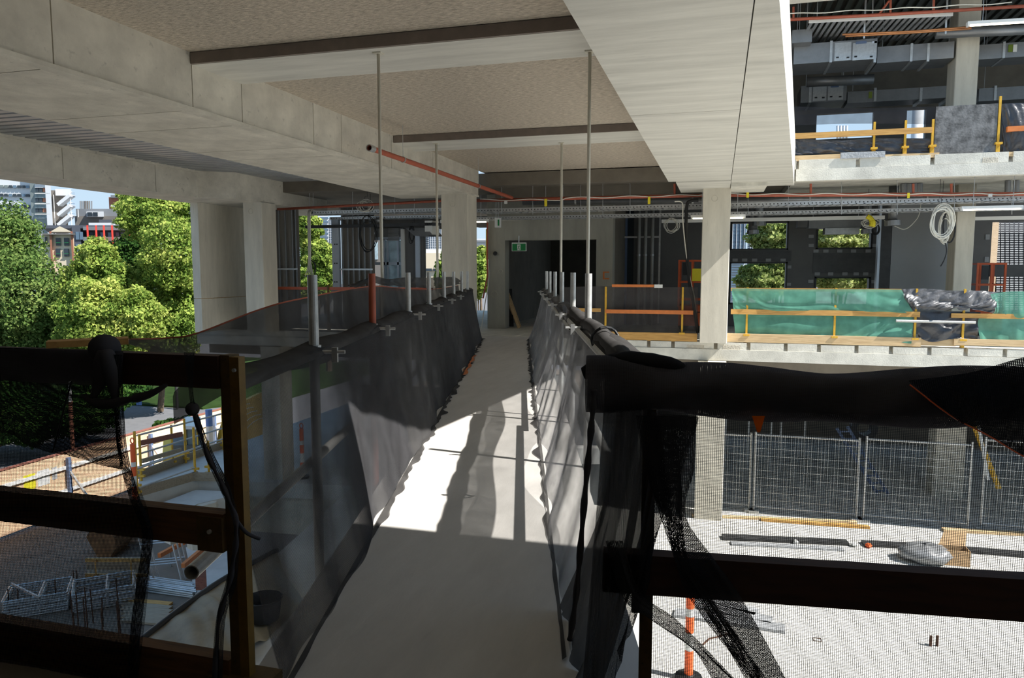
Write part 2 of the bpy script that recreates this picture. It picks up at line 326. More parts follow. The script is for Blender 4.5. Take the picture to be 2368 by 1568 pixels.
# link ceiling
MB().box(-4.9, -0.91, -6, 16.5, 3.46, 3.75).build('ceiling', 'spray_lining', kind=S)
for i, (a, b) in enumerate(((1.4,2.2), (6.09,6.85), (10.6,11.45))):
    MB().box(-4.9, -0.91, a, b, 3.35, 3.5).build('cross_beam', 'concrete_soffit', label=('shallow pale concrete cross beam in the sprayed ceiling above the edge railings', 'shallow concrete cross beam carrying the two long hanger rods', 'shallow concrete cross beam carrying the two far short hanger rods')[i], cat='beam')
    MB().box(-4.895, -0.915, a-.03, a-.002, 3.352, 3.455).build('front_strip', 'strip_brown', bpy.data.objects[('cross_beam', 'cross_beam.001', 'cross_beam.002')[i]])  # brown strip laid along the front face of each cross beam
def segbeam(name, label, x0, x1, z0, z1, cuts, mat, y0=-6.0, y1=YF):
    t = thing(name, label, 'beam', ((x0+x1)/2, y0, z0)); c = [y0]+cuts+[y1]
    MB().box(x0+.012, x1-.012, y0, y1, z0+.012, z1+.1).build('beam_core', mat, t)
    for a, b in zip(c[:-1], c[1:]): MB().box(x0, x1, a+.006, b-.006, z0, z1).build('beam_segment', mat, t)
    return t
t = segbeam('band_beam', 'wide concrete band beam left of the sprayed ceiling with vertical form joints', -6.65, -4.9, 2.925, 3.7, [1.9, 4.55, 6.08, 6.84, 8.26, 8.96, 10.51, 12.2], 'concrete')
MB().box(-5.0, -4.885, -6, YF, 2.915, 2.95).build('arris_strip', 'concrete', t)
t = thing('band_beam', 'broad pale concrete beam running to the sunlit column beside the open court', 'beam', (-0.4, -6, 2.95))
c = [-6, 2.0, 7.6, 13.4]
for a, b in zip(c[:-1], c[1:]): MB().box(-0.91, 0.15, a+.005, b-.005, 2.95, 3.7).build('beam_segment', 'concrete_soffit', t)
MB().prism([(0.16,3.05),(0.2,3.05),(0.29,4.63),(1.16,13.37),(1.29,14.7),(0.16,14.7)], 2.965, 3.7).build('slab_wing', 'concrete_soffit', t)
MB().box(-0.78, 0.15, 13.4, YF+.4, 2.93, 3.6).build('drop_head', 'concrete_soffit', t)
MB().box(0.16, 0.78, 13.95, YF+.4, 2.9, 3.3).build('drop_head', 'concrete_edge', t)
# metal deck strip
m = MB(); y = -6.0; prof = []
while y < 16.5:
    prof += [(y, 3.42), (y+.13, 3.42), (y+.145, 3.47), (y+.185, 3.47)]; y += 0.2
n = len(prof); m.add([(-10.4, a, z) for a, z in prof]+[(-6.6, a, z) for a, z in prof], [(i, i+1, n+i+1, n+i) for i in range(n-1)])
m.box(-10.4, -6.6, -6, 16.5, 3.5, 3.7); m.build('ceiling_metal_deck', 'metal_deck', kind=S)
t = segbeam('edge_beam', 'long concrete edge beam above the open left side with the trees', -11.4, -10.36, 2.88, 3.6, [6.5, 9.68, 11.73, 13.29], 'concrete', y1=18)
MB().hexa([(-10.36,12.9,2.88),(-9.75,13.3,2.88),(-9.75,17,2.88),(-10.36,17,2.88),(-10.36,12.9,3.42),(-9.75,13.3,3.42),(-9.75,17,3.42),(-10.36,17,3.42)]).build('haunch', 'concrete', t)
MB().box(-10.42, -10.33, -6, 12.9, 3.38, 3.45).build('arris_strip', 'concrete', t)
# columns
def column(label, x0, x1, y0, y1, z0, z1, mat='concrete_column', ring=True, cat='column'):
    t = thing('concrete_column', label, cat, ((x0+x1)/2, (y0+y1)/2, z0)); m = MB(); b = .012
    m.prism([(x0+b,y0),(x1-b,y0),(x1,y0+b),(x1,y1-b),(x1-b,y1),(x0+b,y1),(x0,y1-b),(x0,y0+b)], z0, z1).build('shaft', mat, t)
    if ring:
        m = MB(); cx, cz = (x0+x1)/2-.04, z1-.19
        m.tube([(cx+.055*math.cos(k*math.pi/8), y0-.001, cz+.055*math.sin(k*math.pi/8)) for k in range(16)], .0045, 5, closed=True).build('form_tie_mark', 'patched_stone', t)
    return t
column('square concrete column half in sun, between the grey net screen and the green mesh', -0.34, 0.17, 14.46, 14.98, 0.002, 2.93)
column('concrete column behind the far end of the left bridge netting', -5.5, -4.92, 14.12, 14.68, 0.002, 2.925)
column('concrete column next to the tall precast panel and metal studs', -10.2, -9.72, 14.14, 14.68, 0.002, 2.88)
column('concrete column below the sunlit one, standing on the podium behind the site fence', -0.36, 0.17, 14.5, 15.02, PZ, -0.37, ring=False)
column('concrete column under the left bridge side, seen through the netting', -10.2, -9.7, 14.6, 15.1, PZ, -0.37, ring=False)
xa, xb = P(2207,600,y=16.4)[0], P(2250,600,y=16.4)[0]
column('concrete column beside the hanging white cable coil', xa, xb, 16.4, 16.9, 0.002, 3.1, ring=False)
column('concrete column on the upper floor between the ducts', P(2210,150,y=16.2)[0], P(2263,150,y=16.2)[0], 16.2, 16.75, UZ, 6.9, ring=False)
column('round-shadowed concrete column on the podium beyond the fence, right of the blue ladder', P(2160,1100,y=17.4)[0], P(2230,1100,y=17.4)[0], 17.4, 18.0, PZ, -0.37, ring=False)
t = thing('precast_panel', 'tall pale precast wall panel with a cast horizontal joint by the trees', 'panel', (-11.2, 14.8, 0))
MB().box(-11.32, -11.12, 13.82, 16.3, 0.002, 0.75).build('lower_panel', 'concrete_column', t)
MB().box(-11.32, -11.12, 13.82, 16.3, 0.765, 2.88).build('upper_panel', 'concrete_column', t)
MB().box(-11.30, -11.135, 13.84, 16.3, 0.74, 0.77).build('joint_filler', 'timber_pale', t)
# far building: floor slabs with notched edge blocks
def slab(name, z, z1, z2, notch, x0, x1, px_y, back=24.0):
    t = MB().box(x0, x1, YF+.14, back, z2+.03, z).build(name, 'concrete_edge', kind=S)
    MB().box(x0, x1, YF-.02, YF+.14, z2, z1-.004).build('edge_beam_strip', 'concrete_edge', t)
    xs = [x0]+[P(u, px_y, y=YF)[0] for u in notch]+[x1]
    for i, (a, b) in enumerate(zip(xs[:-1], xs[1:])):
        MB().box(a+(.035 if i else 0), b-.035, YF, YF+.138, z1+random.uniform(-.004,.004), z-random.uniform(0,.012)).build('edge_block', 'patched_stone' if i in (3, 4) and z < 1 and False else 'concrete_edge', t)
    for i in range(1, len(xs)-1):
        MB().hexa([(xs[i]-.05,YF+.03,z1),(xs[i]+.05,YF+.03,z1),(xs[i]+.05,YF+.137,z1),(xs[i]-.05,YF+.137,z1),(xs[i]-.045,YF+.05,z1+.02),(xs[i]+.045,YF+.05,z1+.02),(xs[i]+.045,YF+.137,z-.02),(xs[i]-.045,YF+.137,z-.02)]).build('broken_notch', 'patched_stone', t)
    return t
lo = slab('floor_far', 0.0, -0.14, -0.36, [1500,1556,1655,1731,1817,1894,1981,2061,2150,2234,2325], -12, 9, 800)
for u0, u1 in ((1588,1628), (1672,1712)): MB().ybox(u0, 798, u1, 811, YF-.004, .05).build('mortar_patch', 'patched_stone', lo)
up = slab('floor_upper', UZ, 3.26, 3.04, [1843,1984,2156,2337], 1.32, 9, 380)
MB().ybox(2272, 364, 2308, 378, YF-.004, .05).build('mortar_patch', 'patched_stone', up)
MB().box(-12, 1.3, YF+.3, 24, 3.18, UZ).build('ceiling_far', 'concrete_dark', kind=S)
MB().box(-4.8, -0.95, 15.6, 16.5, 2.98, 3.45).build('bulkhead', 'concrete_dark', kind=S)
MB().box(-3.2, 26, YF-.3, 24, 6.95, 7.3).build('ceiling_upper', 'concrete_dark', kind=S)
MB().box(0.6, 9, YF-.2, YF+.2, 6.3, 6.95).build('upper_edge_beam', 'concrete_edge', kind=S)
# core with the doorway
KY = 16.65
x = [P(u, 650, y=KY)[0] for u in (1127, 1168, 1378, 1416)]
t = MB().box(x[0], x[1], KY, KY+.35, 0.002, 3.17).build('wall_core', 'concrete_core', kind=S)
MB().box(x[2], x[3], KY, KY+.35, 0.002, 3.17).build('right_pier', 'concrete_core', t)
MB().box(x[1], x[2], KY, KY+.35, 2.09, 3.17).build('lintel', 'concrete_core', t)
m = MB(); m.box(x[0], x[0]+.1, KY+.35, 23, 0, 3.17); m.box(x[3]-.15, x[3], KY+.35, 20, 0, 3.17); m.box(x[0], x[3], 23, 23.2, 0, 3.17); m.build('wall_core_inner', 'concrete_dark', kind=S)
m = MB()
for u, w, r in ((1143, 680, 8), (1158, 627, 5)):
    q = P(u, w, y=KY-.005); m.tube([(q[0]+r*.0094*math.cos(k*math.pi/8), q[1], q[2]+r*.0094*math.sin(k*math.pi/8)) for k in range(16)], .005, 5, closed=True)
m.build('form_tie_mark', 'patched_stone', t)
MB().tube([P(1145,586,y=KY-.06), P(1145,586,y=KY)], .05, 12).build('rubber_plug', 'cable_black', t)
# red painted C mark on the pier
m = MB(); m.ybox(1394,628,1398,646,KY-.003,.004); m.ybox(1398,628,1409,631,KY-.003,.004); m.ybox(1398,643,1409,646,KY-.003,.004); m.build('paint_mark', 'orange_paint', t)
# recess right of the core
RY = 19.0
x4 = P(1416,600,y=KY)[0]
MB().box(x[3], P(1625,600,y=RY)[0]+.25, RY, RY+.2, 0.002, 3.17).build('wall_recess', 'wall_grey', kind=S)
# back wall with its four window openings
WX = [P(u, 590, y=RY)[0] for u in (1625, 1688, 1822, 1886, 2016, 2060)]
zz = lambda w, u=1800: P(u, w, y=RY)[2]
t = MB().box(WX[0]+.26, WX[1], RY, RY+.25, 0.002, 3.17).build('wall_back_windows', 'wall_grey', kind=S)
for a, b, z0, z1 in ((WX[1],WX[2],zz(512),3.17), (WX[1],WX[2],zz(606),zz(578)), (WX[1],WX[2],.002,.55), (WX[2],WX[3],.002,3.17), (WX[3],WX[4],zz(528),3.17),
                     (WX[3],WX[4],zz(640),zz(577)), (WX[3],WX[4],.002,.55), (WX[4],WX[5],.002,3.17)):
    MB().box(a+.001, b-.001, RY, RY+.25, z0, z1).build('wall_panel', 'wall_grey', t)
for i, (a, b, z0, z1) in enumerate(((WX[1],WX[2],zz(578),zz(512)), (WX[1],WX[2],.55,zz(606)), (WX[3],WX[4],zz(577),zz(528)), (WX[3],WX[4],.55,zz(640)))):
    f = MB().box(a, a+.04, RY-.03, RY+.2, z0, z1).build('window_%d' % (i+1), 'dark_steel', kind=S)
    MB().box(b-.04, b, RY-.03, RY+.2, z0, z1).build('frame_side', 'dark_steel', f)
    MB().box(a, b, RY-.03, RY+.2, z0, z0+.035).build('frame_sill', 'dark_steel', f); MB().box(a, b, RY-.03, RY+.2, z1-.035, z1).build('frame_head', 'dark_steel', f)
clips = [(u, 602) for u in (1700,1722,1745,1777,1811)]+[(u, 581) for u in (1887,1910,1942,1974,2008)]+[(u, 634) for u in (1890,1921,1954,1980,2002)]+[(1824,618),(1823,658),(1876,568),(1876,547),(2022,568),(1875,651),(2021,652)]
for u, w in clips: MB().ybox(u-6, w-4, u+6, w+3, RY-.02, .02).build('fixing_tab', 'clip_grey', t)
MB().ybox(1690, 580, 1830, 604, RY-.012, .012).build('membrane_strip', 'wrap_grey', t); MB().ybox(1880, 585, 2030, 632, RY-.012, .012).build('membrane_strip', 'wrap_grey', t)
# smooth grey partition and its post
PX0 = P(2060,600,y=17.8)[0]
MB().box(PX0, P(2215,600,y=17.8)[0], 17.8, 17.95, 0.002, 3.17).build('wall_partition', 'wall_panel_grey', kind=S)
t = thing('partition_post', 'dark steel post with a bright edge at the end of the smooth grey partition', 'post', (PX0-.1, 17.9, 0))
MB().box(PX0-.22, PX0-.005, 17.8, 18.0, 0.002, 3.1).build('post_body', 'dark_steel', t); MB().box(PX0-.27, PX0-.22, 17.8, 18.0, 0.002, 3.1).build('post_edge', 'light_blue_frame', t)
# right end: big window and wall pieces
a, b = P(2250,600,y=RY)[0], P(2290,600,y=RY)[0]
t = MB().box(a-.8, b, RY, RY+.2, .002, 3.17).build('wall_far_right', 'wall_grey', kind=S)
MB().box(b, 9.5, RY, RY+.2, 2.48, 3.17).build('lintel', 'wall_grey', t); MB().box(b, 9.5, RY, RY+.2, zz(735,2320), zz(720,2320)).build('sill', 'wall_grey', t)
MB().box(b, 9.5, RY, RY+.2, zz(607,2320), zz(652,2320)+.45).build('window_rail', 'wall_grey', t) if False else MB().ybox(2286, 612, 2368+160, 640, RY, .2).build('window_rail', 'wrap_grey', t)
for u, w in ((2285,548),(2283,600)): MB().ybox(u-6, w-6, u+4, w+6, RY-.02, .02).build('fixing_tab', 'clip_grey', t)
# upper floor back wall with openings to the sky
UY = 22.5
def ux(u): return P(u, 290, y=UY)[0]
def uz(w): return P(2000, w, y=UY)[2]
t = MB().box(-1, ux(1888), UY, UY+.2, UZ, uz(258)).build('wall_upper', 'wall_grey', kind=S)
for a, b, z0, z1 in ((ux(1888),ux(2020),uz(318),UZ), (ux(2020),ux(2096),UZ,uz(258)), (ux(2096),ux(2141),UZ,uz(335)), (ux(2141),16,UZ,uz(258))):
    MB().box(a, b, UY, UY+.2, min(z0,z1), max(z0,z1)).build('wall_panel', 'wall_grey', t)
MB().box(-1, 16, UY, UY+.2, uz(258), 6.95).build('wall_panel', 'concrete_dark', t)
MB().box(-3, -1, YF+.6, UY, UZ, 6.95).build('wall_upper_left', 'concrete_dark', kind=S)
# far end of the lower floor
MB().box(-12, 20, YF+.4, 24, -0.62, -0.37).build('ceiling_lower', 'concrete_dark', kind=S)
# left far part: stud walls
SY = 16.0
def studwall(label, u0, u1, studs, w_top, noggin, panel=True):
    xa, xb = P(u0,600,y=SY)[0], P(u1,600,y=SY)[0]; t = thing('stud_wall', label, 'wall', ((xa+xb)/2, SY, 0))
    if panel: MB().box(xa, xb, SY+.09, SY+.11, 0.002, 2.9).build('lining_board', 'lining_brown', t)
    for u in studs:
        X = P(u,600,y=SY)[0]; m = MB(); m.box(X-.004, X+.034, SY, SY+.006, 0.01, 2.88); m.box(X-.004, X, SY, SY+.08, .01, 2.88); m.build('stud', 'stud_metal', t)
    MB().box(xa, xb, SY-.005, SY+.08, 0.002, .03).build('floor_track', 'stud_metal', t); MB().box(xa, xb, SY-.005, SY+.08, 2.87, 2.9).build('head_track', 'stud_metal', t)
    z = P((u0+u1)/2, noggin, y=SY)[2]; MB().box(xa, xb, SY-.012, SY-.001, z-.02, z+.02).build('noggin_channel', 'galvanised', t)
studwall('grey metal stud wall right of the precast panel column', 628, 688, (634,645,660,676,684), 480, 622)
studwall('grey metal stud wall with a bent noggin channel, right of the window gap with trees', 786, 862, (791,804,816,829,842,856), 500, 623)
t = thing('window_post', 'pale blue painted steel window post with bolt holes beside the tree gap', 'post', (P(777,600,y=SY)[0], SY, 0))
MB().ybox(769, 505, 785, 760, SY, .1).build('post_body', 'light_blue_frame', t)
for w in (565, 609, 652):
    for u in (774, 779): MB().ybox(u-1.5, w-1.5, u+1.5, w+1.5, SY-.002, .003).build('bolt_hole', 'dark_steel', t)
# glazed frame
WY = 16.6
t = thing('glazed_frame', 'pale metal window frame with frosted panes behind the bridge netting', 'window', P(900,760,y=WY))
MB().ybox(863, 548, 932, 555, WY, .08).build('head', 'light_blue_frame', t); MB().ybox(863, 606, 932, 613, WY, .08).build('transom', 'light_blue_frame', t)
for u in (889, 897, 921): MB().ybox(u-2, 553, u+2, 760, WY, .07).build('mullion', 'light_blue_frame', t)
for u0, u1 in ((899, 919), (923, 929), (890, 895)):
    MB().ybox(u0, 556, u1, 606, WY+.03, .02).build('pane', 'frosted_pane', t); MB().ybox(u0, 613, u1, 755, WY+.03, .02).build('pane', 'frosted_pane', t)
for u0, u1, mt, lb in ((928, 936, 'white_paint', 'narrow white steel upright with bolt holes beside the frosted panes'), (961, 971, 'light_blue_frame', 'pale blue upright board between two dark wall strips')):
    MB().ybox(u0, 530, u1, 760, WY-.05, .1).build('window_upright', mt, label=lb, cat='post')
t = MB().ybox(937, 530, 961, 760, WY, .15).build('wall_strip', 'wall_grey', kind=S); MB().ybox(971, 545, 980, 760, WY, .15).build('wall_strip_piece', 'wall_grey', t)
t = thing('louvre', 'grey louvre vent above the frosted window panes', 'vent', P(908,555,y=WY-.05))
for w in range(528, 556, 3): MB().ybox(897, w, 921, w+1.6, WY-.06, .05).build('blade', 'clip_grey', t)
MB().ybox(866, 528, 932, 553, WY+.01, .05).build('backing', 'wall_panel_grey', t)
MB().ybox(862, 505, 1030, 530, WY+.05, .3).build('wall_header', 'wall_grey', kind=S)
MB().ybox(1100, 500, 1127, 525, WY+.05, .3).build('wall_header', 'wall_grey', kind=S)
# ================================================================== BRIDGE RAILS AND NETS
VL, VR = -1.02, 0.47
def catmull(ks, n):
    ks = np.array([np.array(k, float) for k in ks]); N = len(ks); out = []
    for i in range(n):
        t = i*(N-1)/(n-1); k = min(int(t), N-2); f = t-k; p0, p1, p2, p3 = ks[max(k-1,0)], ks[k], ks[k+1], ks[min(k+2,N-1)]
        out.append(0.5*((2*p1)+(p2-p0)*f+(2*p0-5*p1+4*p2-p3)*f*f+(3*p1-p0-3*p2+p3)*f**3))
    return np.array(out)
def sheet(rows_keys, nu, nv, amp=0.0, freq=6.0, seed=0, crumple=False):
    """a draped cloth from rows of key points (top row first)"""
    rows = np.array([catmull(r, nu) for r in rows_keys]); g = np.array([catmull(rows[:, j], nv) for j in range(nu)]).transpose(1, 0, 2)
    if amp:
        r = np.random.default_rng(seed); du = np.gradient(g, axis=1); dv = np.gradient(g, axis=0); n = np.cross(du, dv); n /= np.linalg.norm(n, axis=2, keepdims=True)+1e-9
        u, v = np.meshgrid(np.linspace(0,1,nu), np.linspace(0,1,nv)); h = np.zeros_like(u)
        for k in range(9 if crumple else 7): h += np.sin(u*freq*(1+k*.7)*r.uniform(.7,1.3)*(r.uniform(-.6,1) if crumple else 1)+v*(r.uniform(-1,1)*freq*.5*(1+k*.5) if crumple else r.uniform(-3,3)*2)+r.uniform(0,6))/(1+k*.6)
        if crumple: h = 1.4-np.abs(h)*1.3
        g = g+n*(h*amp*np.sin(np.clip(v*1.2+.08,0,1)*math.pi*.5))[:, :, None]
    return g
RS = [5.1, 6.6, 8.4, 10.1, 11.9, 13.5]; LS = [3.57, 5.0, 6.6, 8.1, 9.7, 11.1, 12.6, 14.0]
def clampset(t, s, v, z, side):           # swivel coupler with its bolt and wing nut
    c = B(s, v, z); d = VB*side
    MB().tube([c-np.array([0,0,.025]), c+np.array([0,0,.03])], .036, 10).build('clamp_band', 'galvanised', t)
    b = MB().tube([c+d*.03-UB*.03, c+d*.16-UB*.03], .009, 8).build('clamp_bolt', 'galvanised', t)
    q = c+d*.11-UB*.03; MB().bar(q+np.array([0,0,.022]), q-np.array([0,0,.05]), .02, .028, up=tuple(d)).build('wing_nut', 'galvanised', t)
ordinal = ['first', 'second', 'third', 'fourth', 'fifth', 'sixth', 'seventh', 'eighth']
for side, v, ss in (('right', VR, RS), ('left', VL, LS)):
    for i, s in enumerate(ss):
        t = thing('scaffold_standard', '%s galvanised scaffold upright along the %s bridge netting, counted from the near railing' % (ordinal[i], 'court side' if side == 'right' else 'tree side'), 'pole', B(s, v), 'scaffold uprights of the footbridge')
        MB().pipe(B(s, v, -0.24), B(s, v, 1.375), .0245, .004, 18).build('tube', 'red_paint' if (side, i) == ('left', 1) else 'tube_steel', t, smooth=False)
        if i < 6: clampset(t, s, v, 1.0, 1 if side == 'left' else -1)
    f = 1 if side == 'left' else -1
    for z, nm in ((0.965, 'top'), (0.42 if side == 'left' else 0.5, 'middle')):
        a = 2.62 if side == 'left' else 2.9
        if nm == 'middle' and side == 'left': a = 2.28
        t = thing('scaffold_rail', '%s scaffold tube rail behind the netting on the %s of the footbridge' % (nm, 'tree side' if side == 'left' else 'court side'), 'rail', B(a, v, z))
        o_ = -f*.05 if f > 0 else f*.05; MB().pipe(B(a, v+o_, z), B(6.3, v+o_, z), .0245, .004, 16).build('tube', 'tube_steel', t); MB().pipe(B(6.1, v+o_*1.02, z-.052), B(14.6, v+o_*1.02, z-.052), .0245, .004, 16).build('tube', 'tube_steel', t)
# nets hung on the bridge rails
def bridge_net(side, label):
    n, ncol = 14, 3480; rows = []; r = np.random.default_rng(3 if side > 0 else 5)
    ph = r.uniform(0, 6, 12)
    S0, S1 = (2.35, 14.75) if side < 0 else (2.5, 14.7)
    for j in range(n+1):
        k = j/n; row = []
        for i in range(ncol+1):
            s = S0+(S1-S0)*i/ncol
            vt, vb = (VL+.045, -0.80) if side < 0 else (VR-.045, 0.175)
            zt = 1.0+.012*math.sin(s*4.1)+.01*math.sin(s*9+1)
            if side > 0: zt += .06*math.exp(-((s-7.0)/.6)**2)
            v = vt+(vb-vt)*(k**1.25); z = zt*(1-k)
            w = sum(math.sin(s*(2.3+1.9*q)+ph[q]+k*(1.5+.4*q))/(1+.5*q) for q in range(7))
            v += w*.014*(.25+k)+(.0027 if i % 2 else -.0027)*(1+.3*math.sin(s*1.7))
            if k > .9: v += -side*.012*(k-.9)/.1*(.5+.5*math.sin(s*3.3+ph[3])*math.sin(s*1.37+ph[4])); z = max(z, .004)
            row.append(B(s, v, z))
        rows.append(row)
    t = thing('shade_net', label, 'net', B(8, VL if side < 0 else VR))
    if side > 0: MB().grid(rows).build('hanging_sheet', 'net_court', t)
    else:
        MB().grid([r_[:861] for r_ in rows]).build('hanging_sheet', 'net_bridge_near', t); MB().grid([r_[860:] for r_ in rows]).build('hanging_sheet', 'net_bridge', t)
    # folded flap over the rail
    fl = []
    for k in range(13):
        th = math.pi*min(k, 9)/9; fl.append([B(S0+(S1-S0)*i/130, (VL if side < 0 else VR)+side*(.03-.09*math.cos(th)), .985+.05*math.sin(th)+.010*math.sin(i*.5)*math.sin(th)-max(0, k-9)*.03*(1.0+.4*math.sin(i*.23+ph[2]))) for i in range(131)])
    MB().grid(fl).build('folded_top', 'net_bridge_dense', t, smooth=True)
    # hem lying on the deck, ragged
    hm = []; rag = np.convolve(r.random(421)**3, np.hanning(9)/np.hanning(9).sum(), 'same')[10:411]*.045*np.clip((np.linspace(S0,S1,401)-2.5)/3.5, .15, 1)+.003
    for k in range(4):
        hm.append([B(S0+(S1-S0)*i/400, (-0.80 if side < 0 else .175)-side*(.01+k*rag[i]), .008+.012*(3-k)/3) for i in range(401)])
    MB().grid(hm).build('ragged_hem', 'net_bridge_dense', t, smooth=True)
    return t
tl = bridge_net(-1, 'long black shade netting along the tree side of the footbridge')
tr = bridge_net(1, 'long grey shade netting along the court side of the footbridge, partly sunlit')
# orange hem cord showing under the left net
MB().grid([[B(9.6+2.2*i/20, -0.79+.02*k+.02*math.sin(i), .012+.002*k) for i in range(21)] for k in range(4)]).build('orange_strip', 'orange_paint', tl)
# upper flap of the court side net: sun-side band between the rails
MB().grid([[B(2.7+5.6*i/60, VR+.075+.02*math.sin(i*.5+k), .99-k*.06*(1+.25*math.sin(i*.21))) for i in range(61)] for k in range(9)]).build('outer_flap', 'net_court_flap', tr, smooth=True)
# bundled net round the court side rail near the corner
pts = catmull([B(2.2, VR+.0, .98), B(2.6, VR+.01, 1.0), B(3.2, VR, 1.0), B(3.9, VR-.01, 1.01), B(4.6, VR, 1.03), B(5.4, VR, 1.01), B(6.6, VR, 1.03)], 40)
MB().tube(pts, [.046+.006*math.sin(i*.9)+.004*math.sin(i*2.1) for i in range(40)], 12).build('rolled_net', 'net_bridge_dense', tr, smooth=True)
MB().tube([B(4.05+.02*math.sin(k), VR+.075*math.cos(k*math.pi/8), 1.01+.075*math.sin(k*math.pi/8)) for k in range(16)], .008, 6, closed=True).build('tie_cord', 'cable_black', tr)
# loose net thrown up over the outside of the tree-side fence
t = thing('shade_net', 'billowing black net with a red hem cord rising outside the tree side of the footbridge', 'net', B(6, -1.2))
tp = [(270,786,2.35,-1.9),(455,772,2.7,-1.55),(600,716,3.4,-1.3),(700,690,4.0,-1.2),(860,660,5.2,-1.14)]
def at_s(u, w, v):  # the point of a pixel on the bridge plane v
    d = ray(u, w); t_ = (v-_C@VB)/(d@VB); return _C+d*t_
top = [at_s(270,786,-1.95), at_s(380,782,-1.8), at_s(455,771,-1.65), at_s(600,716,-1.4), at_s(700,690,-1.25), at_s(860,662,-1.16), at_s(940,668,-1.14), at_s(1010,668,-1.13), at_s(1060,660,-1.12)]
bot = [B(float(q@UB), max(float(q@VB)+.1, -1.6), .93) for q in top]; mid = [(np.array(a)+np.array(b))/2-VB*.02 for a, b in zip(top, bot)]
MB().grid(sheet([top, mid, bot], 90, 26, .012, 20, 2)).build('billow', 'net_bridge_dense', t, smooth=True)
MB().tube(catmull(top, 90), .0045, 6).build('hem_cord', 'red_paint', t)
hood_b = [at_s(820,662,-1.17), at_s(860,655,-1.15), at_s(900,662,-1.14), at_s(945,662,-1.14), at_s(1000,668,-1.13), at_s(1040,662,-1.12), at_s(1066,655,-1.12)]
hood_t = [at_s(822,659,-1.19), at_s(862,639,-1.18), at_s(900,645,-1.18), at_s(945,641,-1.18), at_s(985,642,-1.18), at_s(1050,641,-1.17), at_s(1068,652,-1.13)]
hood_m = [(np.array(a)+np.array(b))/2-VB*.05 for a, b in zip(hood_t, hood_b)]
MB().grid(sheet([hood_t, hood_m, hood_b], 60, 10, .006, 14, 8)).build('hood', 'net_bridge_dense', t, smooth=True)
# hanger rods
for (u, w, lb) in ((875, 122, 'thin cream hanger rod left of the footbridge, from the near cross beam'), (1364, 118, 'cream hanger rod right of the footbridge, dropping behind the tallest scaffold upright'),
                   (1009, 332, 'thin cream hanger rod left of the footbridge, from the far cross beam'), (1299, 330, 'cream hanger rod right of the footbridge, from the far cross beam')):
    q = P(u, w, z=3.35); t = thing('hanger_rod', lb, 'rod', (q[0], q[1], 0)); r = .0155 if w < 200 else .019
    MB().tube([(q[0], q[1], -0.05), (q[0], q[1], 3.352)], r, 10).build('rod', 'rod_paint', t, smooth=True); MB().box(q[0]-.04, q[0]+.04, q[1]-.04, q[1]+.04, 3.338, 3.352).build('anchor_plate', 'rod_paint', t)
# ================================================================== NEAR RAILINGS
RY0 = 1.95
def nz(w, u=260): return P(u, w, y=RY0)[2]
t = thing('edge_railing', 'dark timber railing with rusty yellow post, left of the footbridge entrance', 'railing', (-2.8, RY0, 0))
px0, px1 = P(528,1100,y=RY0)[0], P(570,1100,y=RY0)[0]
MB().box(px0, px0+.034, RY0-.02, RY0+.03, 0.002, 1.135).build('post_web', 'rust_yellow', t); p_ = MB().box(px0+.034, px1, RY0-.02, RY0+.012, 0.002, 1.13).build('post_flange', 'yellow_dim', t)
q = P(543,856,y=RY0-.021); MB().tube([q, q-np.array([0,.008,0])], .006, 10).build('bolt_head', 'galvanised', t)
for a, b, n_, mt in ((883, 812, 'top_rail', 'timber_dark'), (1228, 1155, 'middle_rail', 'timber_brown'), (1600, 1470, 'toe_board', 'timber_brown')):
    MB().box(-4.6, px0-.002, RY0-.03, RY0+.022, max(.002, nz(a)), nz(b)).build(n_, mt, t)
z0, z1 = nz(1228), nz(1155)
MB().box(px0-.095, px0-.001, RY0-.04, RY0+.028, z0-.012, z1-.01).build('rail_bracket', 'rust_yellow', t)
for dx in (-.045,): MB().tube([(px0+dx, RY0-.04, (z0+z1)/2), (px0+dx, RY0-.048, (z0+z1)/2)], .007, 10).build('bolt_head', 'tube_steel', t)
MB().box(px0-.08, px1+.075, RY0-.05, RY0+.05, .002, .09).build('post_foot', 'rust_yellow', t)
for X in (px0-.03, px1+.04): MB().tube([(X, RY0-.052, .06), (X, RY0-.06, .06)], .009, 10).build('bolt_head', 'tube_steel', t)
q0, q1 = P(150,800,y=RY0+.1), P(235,800,y=RY0+.1)
MB().bar((q0[0],RY0+.03,nz(812)+.012), (q1[0]+.02,RY0+.2,nz(812)+.014), .09, .022).build('timber_offcut', 'timber_orange', label='short pale timber offcut lying on the dark left top rail', cat='timber')
# right railing, turned a little
RA, RB = np.array([-0.29,1.95,0]), np.array([-0.29,1.95,0])+np.array([1.04,.115,0])/np.linalg.norm([1.04,.115,0])*4.2
t = thing('edge_railing', 'dark timber railing hung with black netting, right of the footbridge entrance', 'railing', (1.0, 2.0, 0))
up_ = lambda z: np.array([0,0,z])
for z0, z1, n_ in ((1.035, 1.13, 'top_rail'), (0.52, 0.63, 'middle_rail'), (.004, .14, 'toe_board')): MB().bar(RA+up_((z0+z1)/2), RB+up_((z0+z1)/2), .05, z1-z0).build(n_, 'timber_dark', t)
dR = (RB-RA)/np.linalg.norm(RB-RA)
for k in (0.115, 2.3, 4.0): MB().bar(RA+dR*k+up_(.002)-np.array([0,-.045,0]), RA+dR*k+up_(1.12)-np.array([0,-.045,0]), .05, .035, up=tuple(dR)).build('post', 'rust_yellow', t)
MB().bar(RA+dR*.1+up_(.46)-np.array([0,-.04,0]), RA+dR*.1+up_(.54)-np.array([0,-.04,0]), .1, .05, up=tuple(dR)).build('post_sleeve', 'dark_steel', t)
